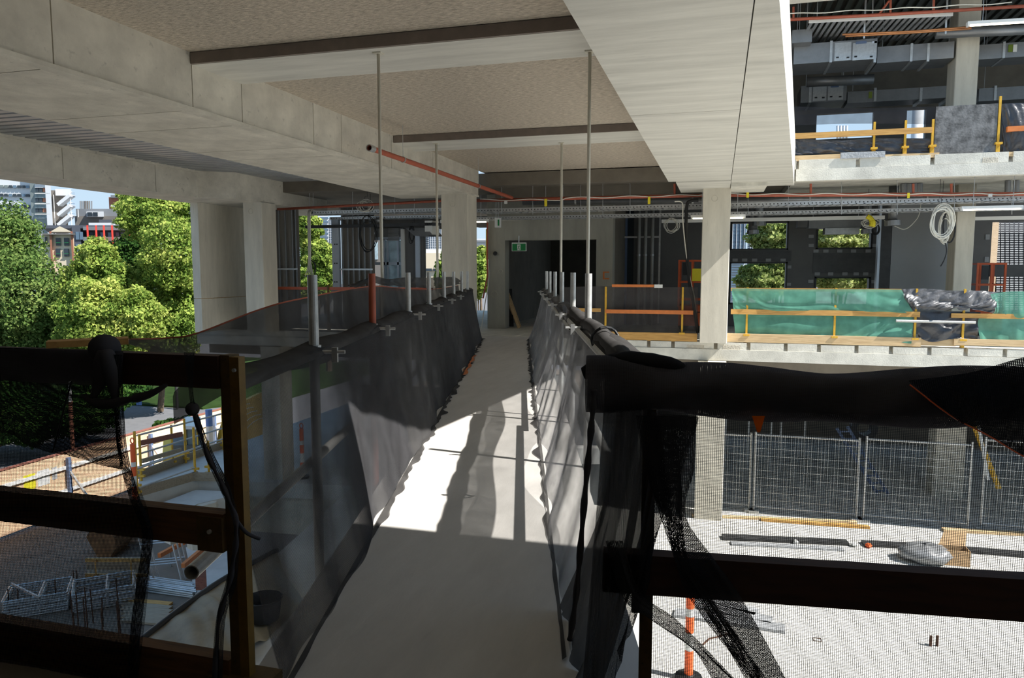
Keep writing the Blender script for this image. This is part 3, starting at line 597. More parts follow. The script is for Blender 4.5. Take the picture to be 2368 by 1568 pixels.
# net wrapped round the right top rail
t = thing('shade_net', 'black netting wrapped thickly round the right railing top rail', 'net', RA+dR*1.2+up_(1.0))
rows = []
for j in range(25):
    a = 2*math.pi*j/24; row = []
    for i in range(121):
        k = -.05+i/120*3.2; c = RA+dR*k+up_(1.082); ry = .062+.006*math.sin(k*9+a*2)+.006*math.sin(k*21+a*3+1); rz = .068+.010*math.sin(k*5.3+a)+.007*math.sin(k*13-a*2)
        rz += .02*max(0, k-.55)*(1 if math.sin(a) > 0 else .2)+.012*math.exp(-((k-.02)/.08)**2)
        rows_n = np.array([-dR[1], dR[0], 0]); row.append(c+rows_n*(math.cos(a)*ry)+up_(math.sin(a)*rz))
    rows.append(row)
MB().grid(rows).build('wrapped_sheet', 'net_wrap', t, smooth=True)
# loose corner roll of the same net
MB().tube(catmull([RA+dR*-.06+up_(1.12), RA+dR*.05+up_(1.155), RA+dR*.16+up_(1.148), RA+dR*.22+up_(1.128)], 14), [.016,.022,.026,.027,.026,.027,.025,.026,.024,.024,.022,.019,.015,.009], 10).build('loose_roll', 'net_front_dense', t, smooth=True)
nR = np.array([-dR[1], dR[0], 0])
def rr(k, z, off=0.0): return RA+dR*k+up_(z)+nR*off
# open screen below the rail
t = thing('shade_net', 'fine black screen net stretched below the right railing over the bright court', 'net', rr(1.5, 0, .03))
MB().grid(sheet([[rr(.13,1.04,.03), rr(1.5,1.04,.03), rr(3.3,1.04,.03)], [rr(.13,.55,.035), rr(1.5,.53,.05), rr(3.3,.5,.03)], [rr(.13,.0,.04), rr(1.5,.0,.04), rr(3.3,.0,.04)]], 90, 50, .004, 9, 4)).build('screen', 'net_front', t, smooth=True)
# gathered drape at the corner and the two diagonal folds
t = thing('shade_net', 'gathered black net drape hanging from the corner of the right railing', 'net', rr(0, 0))
def px_on(u, w, off=-.03):       # the point of a pixel on the right railing's own plane
    d = ray(u, w); n = nR; c = RA+n*off; return _C+d*(((c-_C)@n)/(d@n))
cols_t = [px_on(u,w) for u, w in ((1402,850),(1425,842),(1450,850),(1480,900),(1510,950),(1560,958),(1610,962))]
cols_m = [px_on(u,w) for u, w in ((1385,1100),(1408,1100),(1432,1110),(1462,1110),(1490,1080),(1530,1050),(1602,1010))]
cols_b = [px_on(u,w,-.05) for u, w in ((1345,1600),(1375,1600),(1400,1590),(1415,1590),(1425,1560),(1440,1520),(1470,1380))]
g = sheet([cols_t, cols_m, cols_b], 70, 40, .012, 34, 6); MB().grid(g).build('drape', 'net_front_dense', t, smooth=True)
for ks, mt, seed in (([[(1500,960),(1610,965)], [(1500,1100),(1605,1080)], [(1525,1190),(1585,1190)], [(1560,1290),(1650,1290)], [(1600,1390),(1720,1390)], [(1760,1600),(1835,1600)]], 'net_front_dense', 1),
                     ([[(1470,960),(1560,965)], [(1500,1110),(1575,1110)], [(1540,1200),(1575,1200)], [(1565,1300),(1590,1300)], [(1620,1390),(1650,1390)], [(1740,1600),(1790,1600)]], 'net_front_dense', 2),
                     ([[(1400,1250),(1440,1250)], [(1440,1380),(1480,1370)], [(1500,1430),(1570,1440)], [(1600,1500),(1690,1560)], [(1660,1600),(1780,1640)]], 'net_front_dense', 3)):
    MB().grid(sheet([[px_on(*a, -.04-.008*seed), px_on((a[0]+b[0])/2, (a[1]+b[1])/2, -.052-.008*seed), px_on(*b, -.04-.008*seed)] for a, b in ks], 16, 60, .004, 9, seed)).build('diagonal_fold', mt, t, smooth=True)
MB().tube(catmull([px_on(1374,900,-.06), px_on(1368,980,-.06), px_on(1352,1150,-.06), px_on(1335,1350,-.06), px_on(1318,1480,-.06)], 40), [.008+.002*math.sin(i*1.3) for i in range(40)], 8).build('twisted_edge', 'net_wrap', t, smooth=True)
# grey inner curtain between bridge net and corner
MB().grid(sheet([[B(2.3,VR+.02,1.0), B(2.6,VR+.0,1.0), B(3.2,VR-.01,.99)], [B(2.2,.36,.5), B(2.5,.37,.5), B(3.0,.36,.5)], [B(2.12,.2,.004), B(2.4,.2,.004), B(2.9,.18,.004)]], 50, 24, .015, 16, 12)).build('inner_curtain', 'net_bridge_dense', t, smooth=True)
# left near railing nets
def pl(u, w, off=-.04): return P(u, w, y=RY0+off)
t = thing('shade_net', 'fine black screen net hanging across the left railing, its edge curving by the gap', 'net', (-3, RY0, 0))
MB().grid(sheet([[pl(-700,800), pl(-300,800), pl(50,805), pl(270,815)], [pl(-700,1050,-.05), pl(-300,1050,-.05), pl(50,1050,-.05), pl(286,1040,-.05)], [pl(-700,1230,-.06), pl(-300,1230,-.06), pl(50,1230,-.06), pl(348,1232,-.06)], [pl(-700,1620), pl(-300,1620), pl(20,1620), pl(312,1620)]], 80, 60, .004, 8, 21)).build('screen', 'net_left', t, smooth=True)
MB().grid(sheet([[pl(252+d,820,-.07), pl(266+d,820,-.085), pl(282+d,820,-.07)] for d in (0,)]+[[pl(u-22,w,-.07), pl(u-10,w,-.085), pl(u,w,-.07)] for u, w in ((286,960),(294,1050),(320,1150),(350,1232),(340,1330),(324,1450),(312,1610))], 9, 70, .003, 6, 33)).build('bunched_edge', 'net_flap', t, smooth=True)
t = thing('shade_net', 'darker doubled net flap over the upper left railing with a drooping lower hem', 'net', (-3, RY0-.05, .7))
MB().grid(sheet([[pl(-700,800,-.05), pl(-200,800,-.05), pl(80,806,-.05), pl(272,815,-.05)], [pl(-700,900,-.07), pl(-200,900,-.07), pl(80,930,-.07), pl(280,930,-.07)], [pl(-700,980,-.07), pl(-100,985,-.07), pl(122,1048,-.07), pl(288,1086,-.07)]], 70, 30, .006, 14, 23)).build('flap', 'net_flap', t, smooth=True)
MB().grid(sheet([[pl(0,806,-.056), pl(170,808,-.056), pl(285,812,-.056)], [pl(0,880,-.075), pl(180,890,-.075), pl(280,895,-.075)]], 50, 12, .003, 9, 25)).build('rail_wrap', 'net_wrap', t, smooth=True)
MB().ball(pl(242,805,-.05), (.05, .05, .045), 12, 8).build('tied_knot', 'net_wrap', t, smooth=True)
for a, b in ((228, 212), (262, 268)): MB().tube(catmull([pl(244,812,-.08), pl((244+a)/2,850,-.09), pl(a,890,-.085), pl(b,925,-.08)], 16), [.02,.024,.026,.027,.027,.026,.025,.024,.022,.02,.018,.016,.014,.012,.01,.008], 8).build('knot_tail', 'net_wrap', t, smooth=True)
MB().tube(catmull([pl(190,914,-.08), pl(235,934,-.085), pl(290,926,-.085), pl(345,912,-.08), pl(385,890,-.07)], 24), [.006+.011*math.sin(math.pi*min(1,i/14)) if i < 14 else .015-.001*(i-14) for i in range(24)], 8).build('drooping_loop', 'net_wrap', t, smooth=True)
MB().tube(catmull([pl(166,880,-.075), pl(152,930,-.075), pl(134,1000,-.075), pl(122,1046,-.075)], 14), .003, 6).build('seam_cord', 'cable_black', t, smooth=True)
t = thing('net_strip', 'twisted black net strip hanging from the left top rail in front of the post', 'net', pl(500,1568,-.06))
MB().grid(sheet([[pl(425,815,-.05), pl(450,815,-.05)], [pl(436,900,-.06), pl(447,900,-.06)], [pl(444,960,-.06), pl(458,955,-.06)], [pl(470,1050,-.06), pl(492,1042,-.06)], [pl(505,1130,-.06), pl(530,1120,-.06)], [pl(535,1200,-.07), pl(552,1200,-.07)], [pl(538,1260,-.06), pl(552,1260,-.06)], [pl(520,1350,-.06), pl(545,1350,-.06)], [pl(498,1440,-.06), pl(518,1440,-.06)], [pl(488,1620,-.05), pl(512,1620,-.05)]], 10, 90, .003, 7, 31)).build('strip', 'net_front_dense', t, smooth=True)
MB().tube(catmull([pl(452,960,-.062), pl(480,1050,-.065), pl(518,1130,-.065), pl(545,1200,-.075), pl(544,1270,-.065), pl(530,1350,-.065), pl(506,1440,-.065), pl(496,1600,-.055)], 70), [.007+.003*math.sin(i*.7) for i in range(70)], 7).build('strip_fold', 'net_wrap', t, smooth=True)
MB().ball(pl(445,946,-.06), (.022,.02,.022), 10, 7).build('strip_knot', 'net_wrap', t, smooth=True)
MB().tube(catmull([pl(545,1200,-.07), pl(570,1232,-.04), pl(600,1246,0.0)], 10), .006, 7).build('tie_tail', 'net_wrap', t, smooth=True)
# ================================================================== FAR EDGE PROTECTION
EY = YF+.06
def epost(label, u, w_foot, z0=0.0, mat='yellow_paint', h=1.06, group='edge protection posts'):
    X = P(u, w_foot, y=EY)[0]; t = thing('edge_post', label, 'post', (X, EY, z0), group)
    MB().box(X-.018, X+.018, EY-.018, EY+.018, z0+.02, z0+h).build('upright', mat, t)
    MB().box(X-.055, X+.055, EY-.075, EY+.03, z0+.13, z0+.165).build('foot_plate', mat, t); MB().box(X-.03, X+.03, EY-.03, EY+.03, z0+.002, z0+.13).build('socket', mat, t)
    return X
def zz_(w, u=1800): return P(u, w, y=EY)[2]
for u, lb in ((1400,'orange-yellow edge post left of the sunlit column, nearer the footbridge'), (1577,'orange-yellow edge post just left of the sunlit column'), (1726,'yellow edge post at the start of the green mesh'),
              (1929,'yellow edge post in the middle of the green mesh'), (2115,'yellow edge post between green mesh and black plastic'), (2226,'yellow edge post behind the black plastic sheet')):
    epost(lb, u, 770)
def rail(label, u0, w0, u1, w1, mat='timber_orange', y=EY-.045, t=.035, name='guard_rail', cat='rail', group=None): return MB().ybox(u0, w0, u1, w1, y, t).build(name, mat, label=label, cat=cat, group=group)
rail('timber mid rail in front of the green mesh', 1690, 718, 2128, 730); rail('timber mid rail right of the black plastic sheet', 2200, 726, 2368+60, 737)
rail('orange painted mid rail in front of the grey net screen', 1400, 717, 1603, 726, 'orange_paint'); rail('short timber mid rail next to the footbridge end', 1322, 713, 1389, 721)
rail('pale timber toe board below the green mesh', 1680, 776, 2130, 796, 'timber_pale', EY-.06, .045, 'toe_board', 'board'); rail('pale timber toe board right of the black plastic', 2206, 786, 2368+60, 801, 'timber_pale', EY-.07, .045, 'toe_board', 'board')
rail('timber toe board below the grey net screen', 1386, 769, 1612, 788, 'timber_orange', EY-.06, .045, 'toe_board', 'board'); rail('pale timber toe board under the black plastic sheet', 2128, 784, 2210, 800, 'timber_pale', EY-.02, .045, 'toe_board', 'board')
rail('red top rail above the grey net screen', 1415, 658, 1512, 664, 'orange_paint', EY+.02, .04, 'guard_rail'); rail('long orange-red top rail above the tree-side net screen', 602, 664, 1000, 671, 'red_paint', EY+.01, .04)
rail('timber top rail along the green mesh', 1690, 667, 2085, 674, 'timber_orange', EY+.0, .035)
t = MB().pipe(P(2072,742,y=EY-.09), P(2256,746,y=EY-.09), .024, .004, 14).build('scaffold_tube', 'tube_steel', label='loose galvanised scaffold tube tied across the black plastic sheet', cat='tube')
def ysheet(rows, Y, nu, nv, amp, freq, seed, cr=False): return sheet([[P(u, w, y=Y+o) for u, w, o in r] for r in rows], nu, nv, amp, freq, seed, cr)
t = thing('mesh_screen', 'green shade mesh tied along the far slab edge right of the sunlit column', 'net', P(1900,795,y=EY))
MB().grid(ysheet([[(1692,667,-.03),(1727,667,-.035),(1800,669,-.03),(1930,669,-.035),(2010,669,-.03),(2085,670,-.03)], [(1694,695,-.04),(1727,695,-.035),(1800,705,-.075),(1930,697,-.035),(2010,706,-.08),(2100,700,-.04)], [(1697,719,-.03),(1727,719,-.03),(1800,719,-.04),(1930,721,-.03),(2010,722,-.04),(2113,724,-.03)]], EY, 110, 26, .014, 7, 41, True)).build('upper_sheet', 'net_green', t, smooth=True)
MB().grid(ysheet([[(1694,722,.01),(1800,724,.02),(1930,724,.01),(2020,726,.02),(2112,728,.01)], [(1698,750,.0),(1800,755,-.03),(1930,752,.0),(2020,752,-.03),(2112,755,-.02)], [(1700,775,.0),(1800,777,.0),(1930,779,-.02),(2020,783,-.06),(2108,795,-.09)]], EY, 110, 26, .02, 6, 43, True)).build('lower_sheet', 'net_green', t, smooth=True)
MB().bar(P(1691,668,y=EY-.05), P(1719,716,y=EY-.05), .015, .004).build('loose_cord', 'net_green', t)
t = thing('mesh_screen', 'green shade mesh right of the black plastic sheet', 'net', P(2340,795,y=EY))
MB().grid(ysheet([[(2290,680,-.03),(2340,674,-.03),(2430,676,-.03)], [(2300,720,-.03),(2340,728,-.05),(2430,725,-.03)], [(2262,738,.01),(2340,742,.0),(2430,742,.0)], [(2266,785,.0),(2340,788,-.02),(2430,788,.0)]], EY, 40, 24, .012, 9, 45)).build('sheet', 'net_green', t, smooth=True)
t = thing('plastic_sheet', 'crumpled black plastic sheet thrown over the far edge rail', 'plastic sheet', P(2200,780,y=EY))
MB().grid(ysheet([[(2083,669,.03),(2130,667,.0),(2200,672,.0),(2260,672,.0),(2312,676,.03)], [(2092,690,-.05),(2125,700,-.08),(2200,702,-.05),(2260,706,-.09),(2305,700,-.06)], [(2110,716,-.06),(2130,716,-.05),(2190,718,-.07),(2225,712,-.05),(2298,724,-.08)]], EY, 120, 44, .035, 16, 47, True)).build('hanging_sheet', 'tarp_silver', t, smooth=True)
MB().grid(ysheet([[(2122,720,.02),(2170,720,.02),(2215,720,.02),(2268,722,.02)], [(2120,750,-.02),(2170,755,-.05),(2215,752,-.02),(2262,752,.0)], [(2124,780,-.03),(2156,791,-.06),(2212,782,-.02),(2262,786,.0)]], EY, 70, 30, .025, 9, 49, True)).build('lower_fold', 'tarp_black', t, smooth=True)
t = thing('net_screen', 'brownish grey net screen between the footbridge and the sunlit column', 'net', P(1500,785,y=EY))
MB().grid(ysheet([[(1300,664,.02),(1400,662,.0),(1500,664,.02),(1577,664,.0),(1614,664,.0)], [(1300,720,.0),(1400,722,.02),(1500,722,.05),(1577,722,.02),(1614,722,.02)], [(1300,772,.02),(1400,772,.02),(1500,773,.02),(1577,774,.02),(1614,774,.02)]], EY+.03, 90, 30, .012, 16, 51)).build('sheet', 'net_far', t, smooth=True)
t = thing('net_screen', 'dark net screen on the far slab edge behind the tree-side bridge netting', 'net', P(800,760,y=EY))
MB().grid(ysheet([[(600,664,0),(800,665,0),(1100,668,0)], [(602,700,.02),(800,702,-.02),(1100,705,.01)], [(600,745,0),(800,760,0),(1100,770,0)]], EY+.03, 80, 24, .012, 22, 53)).build('sheet', 'net_far', t, smooth=True)
for u in (617, 760, 880): epost({617:'rusty edge post behind the dark net screen by the precast panel', 760:'rusty edge post behind the dark net screen near the window gap', 880:'rusty edge post behind the dark net screen near the frosted panes'}[u], u, 720, mat='rust_yellow')
# ================================================================== SERVICES, OUR LEVEL
def Yp(u, w, Y): return P(u, w, y=Y)
def htray(label, u0, u1, w, Y, wid, hgt=.05, pitch=.14):
    x0, x1 = P(u0,w,y=Y)[0], P(u1,w,y=Y)[0]; z = P((u0+u1)/2,w,y=Y)[2]; t = thing('cable_tray', label, 'cable tray', ((x0+x1)/2, Y, z))
    for y in (Y, Y+wid):
        m = MB(); m.box(x0, x1, y, y+.004, z, z+hgt); m.box(x0, x1, y-.008, y+.012, z+hgt, z+hgt+.004); m.box(x0, x1, y, y+.02, z-.003, z); s = m.build('side_rail', 'galvanised', t)
        if y == Y:
            m = MB(); x = x0+.04
            while x < x1-.03: m.box(x, x+.022, y-.0015, y, z+hgt*.35, z+hgt*.65); x += .07
            m.build('slots', 'dark_steel', s, kind='stuff')
    m = MB(); x = x0+.05
    while x < x1: m.box(x, x+.03, Y, Y+wid, z, z+.012); x += pitch
    m.build('rungs', 'galvanised', t, kind='stuff'); return t
htray('upper perforated cable tray running from the doorway across the whole far building', 1102, 2368+80, 476, 15.35, .45, .07)
htray('lower perforated cable tray under the grey pipe above the doorway', 1090, 2368+80, 495, 15.95, .35, .055)
htray('upper cable tray over the window gap on the tree side', 712, 1028, 492, 15.35, .45, .07); htray('lower cable tray over the window gap on the tree side', 762, 1028, 505, 15.95, .35, .055)
def hanger(u, w0, w1, Y, label): return MB().tube([Yp(u,w0,Y), Yp(u,w1,Y)], .005, 6).build('threaded_hanger', 'galvanised', label=label, cat='rod', group='threaded hangers of the trays')
for u in (716,724,815,913,958,1160,1232,1262,1302,1343,1394,1457,1730,1823,1946,2075,2207,2340): hanger(u, 415, 496, 15.33, 'thin threaded hanger rod holding up a far cable tray')
def hpipe(label, pts, r, mat, Y, name='pipe', n=10):
    return MB().tube([Yp(u,w,Y) if not isinstance(Y, (list,tuple)) else Yp(u,w,Y[i]) for i, (u, w) in enumerate(pts)], r, n).build(name, mat, label=label, cat='pipe', smooth=True)
t = thing('sprinkler_pipe', 'long red sprinkler pipe with white cable clipped along it, across the far building', 'pipe', Yp(1700,452,15.2))
MB().tube([Yp(1102,464,15.2), Yp(1300,459,15.2), Yp(1620,452,15.2), Yp(2450,448,15.2)], .035, 12).build('pipe_run', 'pipe_red', t, smooth=True)
for u in (1560, 1875, 2112, 2200): MB().tube([Yp(u,453,15.2), Yp(u,425,15.2)], .022, 8).build('riser', 'pipe_red', t)
hpipe('red sprinkler pipe above the tray on the tree side', [(642,484),(880,472),(1028,464)], .03, 'pipe_red', 15.2, 'sprinkler_pipe')
t = thing('sprinkler_pipe', 'open-ended red pipe slung along the band beam towards the doorway', 'pipe', P(855,342,x=-4.4))
a, b = P(855,342,x=-4.45), np.array([-4.3, 15.2, 2.93]); MB().pipe(a, b, .036, .005, 14).build('pipe_run', 'pipe_red', t)
d = (b-a)/np.linalg.norm(b-a); MB().pipe(a-d*.02, a+d*.1, .046, .008, 14).build('coupling', 'galvanised', t)
for k in (1.0, 4.2): q = a+d*k; MB().tube([q+np.array([0,0,.03]), (q[0],q[1],3.46)], .004, 6).build('drop_hanger', 'galvanised', t); MB().pipe(q-d*.015, q+d*.015, .044, .006, 12).build('hanger_ring', 'galvanised', t)
m = MB(); u = 1110; pts = []
while u < 2440: pts.append(Yp(u, (462 if u < 1300 else 458-(u-1300)/320*7 if u < 1620 else 449)+1.6*math.sin(u*.055), 15.15)); u += 9
m.tube(pts, .009, 6).build('white_cable', 'cable_white', label='white cable looped along the long red pipe', cat='cable', smooth=True)
for i, u in enumerate((1262, 1501, 1729, 2101)):
    w = {1262: 468, 1501: 463, 1729: 453, 2101: 454}[u]; MB().ybox(u-3, w-8, u+3, w+9 if i < 2 else w+4, 15.12, .004).build('warning_tag', 'tag_yellow', label='yellow plastic tag hanging from the long white cable', cat='tag', group='yellow tags on the red pipe')
t = thing('round_duct', 'long grey round duct behind the upper cable tray', 'duct', Yp(1700,470,16.1)); MB().tube([Yp(1210,466,16.1), Yp(2450,459,16.1)], .085, 14).build('duct_run', 'duct_metal', t, smooth=True)
for u in (1330, 1600, 1870, 2140): MB().tube([Yp(u,465-(u-1210)/1240*7,16.1), Yp(u+4,465-(u-1210)/1240*7,16.1)], .095, 14).build('joint_band', 'galvanised', t)
# batten lights
def batten(label, u0, w0, u1, w1, Y, hang=True, power=6):
    a, b = Yp(u0,w0,Y), Yp(u1,w1,Y); t = thing('batten_light', label, 'light', (a+b)/2); MB().bar(a, b, .11, .05).build('housing', 'white_plastic', t)
    k = np.array([0,0,-.032]); MB().tube([a+(b-a)*.04+k, b-(b-a)*.04+k], .018, 8).build('tube_lamp', 'lamp_tube', t)
    for f in (0, 1): MB().bar((a if f == 0 else b)+np.array([0,0,-.02]), (a if f == 0 else b)+(b-a)*(.03 if f == 0 else -.03)+np.array([0,0,-.02]), .1, .06).build('end_cap', 'white_plastic', t)
    if hang:
        for f in (.2, .85): q = a+(b-a)*f; MB().tube([q+np.array([0,0,.02]), q+np.array([.0,0,.55])], .005, 6).build('chain', 'galvanised', t)
batten('white batten light crossing behind the sunlit column', 1598, 501, 1724, 499, 15.1); batten('lit white batten light beside the hanging white cable coil', 2222, 481, 2364, 478, 15.0)
batten('lit batten light between the two concrete columns by the doorway', 1020, 511, 1129, 509, 15.6)
MB().ybox(1530, 503, 2046, 511, 17.0, .08).build('ceiling_track', 'white_paint', label='long white wall track hung under the lower cable tray', cat='track')
MB().ybox(2246, 500, 2368+60, 508, 17.0, .08).build('ceiling_track', 'white_paint', label='short white wall track right of the coil column', cat='track')
MB().bar(Yp(708,525,15.9), Yp(1030,518,15.9), .1, .07).build('ceiling_track', 'dark_steel', label='dark steel track crossing the window gap on the tree side', cat='track')
# cables
def coil(label, u, w, ru, rw, Y, n, mat, r=.008, jit=.12, seed=0):
    rg = np.random.default_rng(seed); t = thing('cable_coil', label, 'cable', Yp(u, w+rw, Y)); s = np.linalg.norm(Yp(u+1,w,Y)-Yp(u,w,Y))
    for k in range(n):
        c = Yp(u+rg.uniform(-1,1)*ru*jit*1.5, w+rg.uniform(-.2,1)*rw*jit*1.4, Y+rg.uniform(-.03,.03)); a, b = ru*(1+rg.uniform(-jit,jit))*s, rw*(1+rg.uniform(-jit,jit))*s
        MB().tube([c+np.array([a*math.cos(q*math.pi/12), .02*math.sin(q*math.pi/6+k), b*math.sin(q*math.pi/12)]) for q in range(24)], r, 6, closed=True).build('loop', mat, t, smooth=True)
    q = Yp(u, w-rw, Y); MB().tube([q+np.array([0,0,-.05]), q+np.array([0,.05,.1]), (q[0],q[1]+.16,q[2]+.1), (q[0],q[1]+.16,3.22)], .004, 6).build('tie_wire', 'cable_black', t)
    return t
coil('big coil of white cable hanging from the upper tray', 2178, 510, 24, 40, 15.2, 6, 'cable_white', .011, .14, 1)
t = coil('long grey and black cable coil hanging behind the white coil', 2184, 525, 12, 38, 15.5, 5, 'cable_white', .01, .2, 2)
MB().tube(catmull([Yp(2186,560,15.5), Yp(2189,580,15.5), Yp(2184,600,15.5), Yp(2175,616,15.5)], 12), .009, 6).build('loose_tail', 'cable_black', t); MB().tube([Yp(2195+14*math.cos(k*math.pi/10),525+36*math.sin(k*math.pi/10),15.52) for k in range(20)], .014, 6, closed=True).build('loop', 'cable_black', t)
coil('white cable coil on the tray above the dark recess', 1553, 520, 14, 16, 16.6, 4, 'cable_white', .009, .2, 3); coil('loops of white cable on the tree-side tray', 842, 474, 14, 10, 15.3, 5, 'cable_white', .008, .3, 4)
coil('black cable loop hanging over the stud wall', 850, 540, 19, 34, 15.7, 3, 'cable_black', .01, .12, 5); coil('black cable loop hanging beside the extract hood', 952, 540, 5, 16, 15.9, 4, 'cable_black', .008, .2, 6)
coil('white cable hank near the yellow strap by the window', 2010, 515, 16, 8, 16.6, 4, 'cable_white', .008, .3, 7)
t = coil('black cable coil hanging by the smooth partition', 2026, 528, 8, 12, 17.4, 3, 'cable_black', .012, .15, 8)
MB().tube(catmull([Yp(2005,500,16.5), Yp(2014,506,16.5), Yp(2018,516,16.5), Yp(2016,524,16.5)], 12), [.05]*6+[.06]*6, 8).build('lifting_strap', 'tag_yellow', label='yellow lifting strap bundled on the white track', cat='strap')
MB().tube(catmull([Yp(2045,510,16.8), Yp(2072,524,16.8), Yp(2092,530,16.8), Yp(2112,516,16.8), Yp(2127,490,16.8), (Yp(2129,470,16.8)[0],16.8,3.1)], 36), .009, 6).build('white_cable', 'cable_white', label='drooping white cable in front of the smooth partition', cat='cable', smooth=True)
MB().tube(catmull([Yp(1615,463,15.1), Yp(1597,465,15.1), Yp(1588,480,15.1), Yp(1587,560,15.1), Yp(1593,640,15.0), Yp(1603,700,14.95), Yp(1614,770,14.92)], 50), .033, 8).build('black_hose', 'cable_black', label='thick black hose running down beside the sunlit column', cat='hose', smooth=True)
MB().tube(catmull([Yp(1560,466,15.05), Yp(1578,470,15.05), Yp(1579,510,15.05), Yp(1586,580,15.05), Yp(1597,650,14.98), Yp(1606,690,14.95), Yp(1612,760,14.92)], 50), .012, 6).build('white_cable', 'cable_white', label='white cable hanging beside the thick black hose', cat='cable', smooth=True)
m = thing('cable_drop', 'bundle of grey cables dropping from the end of the tree-side tray', 'cable', Yp(715,640,15.2))
for k in range(5): MB().tube(catmull([Yp(720+k*1.5,489,15.42), Yp(712+k*1.5,492,15.3), Yp(713+k*1.3,560,15.25), Yp(713+k*1.6,612,15.25), Yp(705+k*6,640+3*k,15.25)], 20), .012, 6).build('cable', 'cable_white' if k % 2 == 0 else 'tube_steel', m, smooth=True)
for k in range(2): MB().tube(catmull([Yp(716,600,15.25), Yp(727+k*2,610,15.25), Yp(728,632,15.25), Yp(720,640,15.25)], 14), .009, 6).build('cable', 'cable_black', m, smooth=True)
# exit sign with running figure
EYs = KY-.12
t = thing('exit_sign', 'green exit sign with a white running figure hung in the doorway', 'sign', Yp(1200,582,EYs))
MB().ybox(1183.5, 561, 1216.5, 580.5, EYs, .05).build('case', 'white_plastic', t); MB().ybox(1184.6, 563.5, 1215.4, 579.8, EYs-.004, .006).build('green_face', 'sign_green', t); MB().ybox(1196.2, 565.5, 1203.6, 578.8, EYs-.007, .004).build('door_pictogram', 'white_plastic', t)
f = MB(); q = lambda u, w: Yp(u, w, EYs-.0095)
f.ball(q(1200.6,567.9), (.010,.003,.010), 8, 6)
for a, b, w_ in (((1200,569.3),(1198.8,573),.014), ((1198.8,573),(1201,575.2),.009), ((1201,575.2),(1201.2,577.8),.008), ((1198.8,573),(1197.6,575.6),.009), ((1197.6,575.6),(1195.8,576.8),.008), ((1199.9,569.8),(1197.6,570.8),.007), ((1200.1,569.8),(1202.6,571.4),.007)): f.bar(q(*a), q(*b), w_, .003, up=(0,1,0))
f.build('running_figure', 'sign_green', t)
MB().tube([Yp(1200,561,EYs+.02), Yp(1200,545,EYs+.02)], .01, 6).build('hanger', 'galvanised', t)
t = thing('emergency_light', 'white plastic emergency light box hung on two wires by the core', 'light', Yp(1150,527,15.6)); MB().ybox(1144, 504, 1156, 526, 15.6, .1).build('box', 'white_plastic', t); MB().ybox(1151, 508, 1154.5, 522, 15.595, .006).build('green_label', 'sign_green', t)
for u in (1147, 1152): MB().tube([Yp(u,504,15.65), Yp(u,440,15.65)], .004, 6).build('wire', 'galvanised', t)
MB().ybox(1166, 465, 1172, 471, 15.15, .04).build('junction_box', 'white_plastic', label='small white junction box on the red pipe above the core', cat='box')
MB().ybox(2286, 448, 2295, 455, 15.12, .04).build('junction_box', 'white_plastic', label='small white junction box on the red pipe above the lit batten light', cat='box')
# leaning planks in the doorway
for (u0, w0, u1, w1), lb in zip(((1170,664,1203,756),(1172,690,1198,754),(1171,676,1200,758)), ('longest pale plank leaning inside the doorway','shortest pale plank leaning inside the doorway','middle pale plank leaning inside the doorway')):
    MB().bar(P(u1,w1,z=0.012), Yp(u0,w0,KY+.5), .06, .025, up=(0,1,0)).build('leaning_plank', 'timber_pale', label=lb, cat='plank')
MB().hexa([Yp(1172,755,KY+.6), Yp(1188,755,KY+.6), Yp(1188,755,KY+.7), Yp(1172,755,KY+.7), Yp(1170,668,KY+.75), Yp(1184,668,KY+.75), Yp(1184,668,KY+.8), Yp(1170,668,KY+.8)]).build('leaning_sheet', 'dark_steel', label='dark board leaning behind the pale planks in the doorway', cat='board')
# recess: white pipes, bracket rail, blue panel
for u, lb in ((1479,'white vertical pipe in the dark recess, nearest the blue panel'), (1494,'middle white vertical pipe in the dark recess'), (1510,'white vertical pipe in the dark recess, furthest from the blue panel')):
    t = thing('service_pipe', lb, 'pipe', Yp(u,740,RY-.3)); a = Yp(u,480,RY-.3); MB().tube([(a[0],a[1],.002), (a[0],a[1],3.16)], .042, 12).build('pipe_run', 'pvc_white', t, smooth=True); MB().tube([(a[0],a[1],1.75),(a[0],a[1],1.79)], .05, 12).build('clamp', 'galvanised', t)
MB().ybox(1441, 546, 1527, 550, RY-.26, .04).build('bracket_rail', 'galvanised', label='perforated bracket rail across the white vertical pipes', cat='rail'); MB().ybox(1523, 430, 1527, 748, RY-.2, .04).build('strut_channel', 'galvanised', label='perforated upright strut channel right of the white pipes', cat='channel')
t = thing('riser_cupboard', 'narrow black glossy riser cupboard with a blue edge beside the white pipes', 'cupboard', Yp(1456,760,RY-.05)); MB().ybox(1450, 480, 1464, 768, RY-.1, .08).build('door_leaf', 'window_dark', t); MB().ybox(1442, 500, 1449.5, 768, RY-.12, .1).build('side_edge', 'blue_paint', t)
MB().ybox(1513, 658, 1532, 666, EY-.01, .03).build('small_sign', 'white_plastic', label='small white box with dark label behind the grey net screen', cat='box')
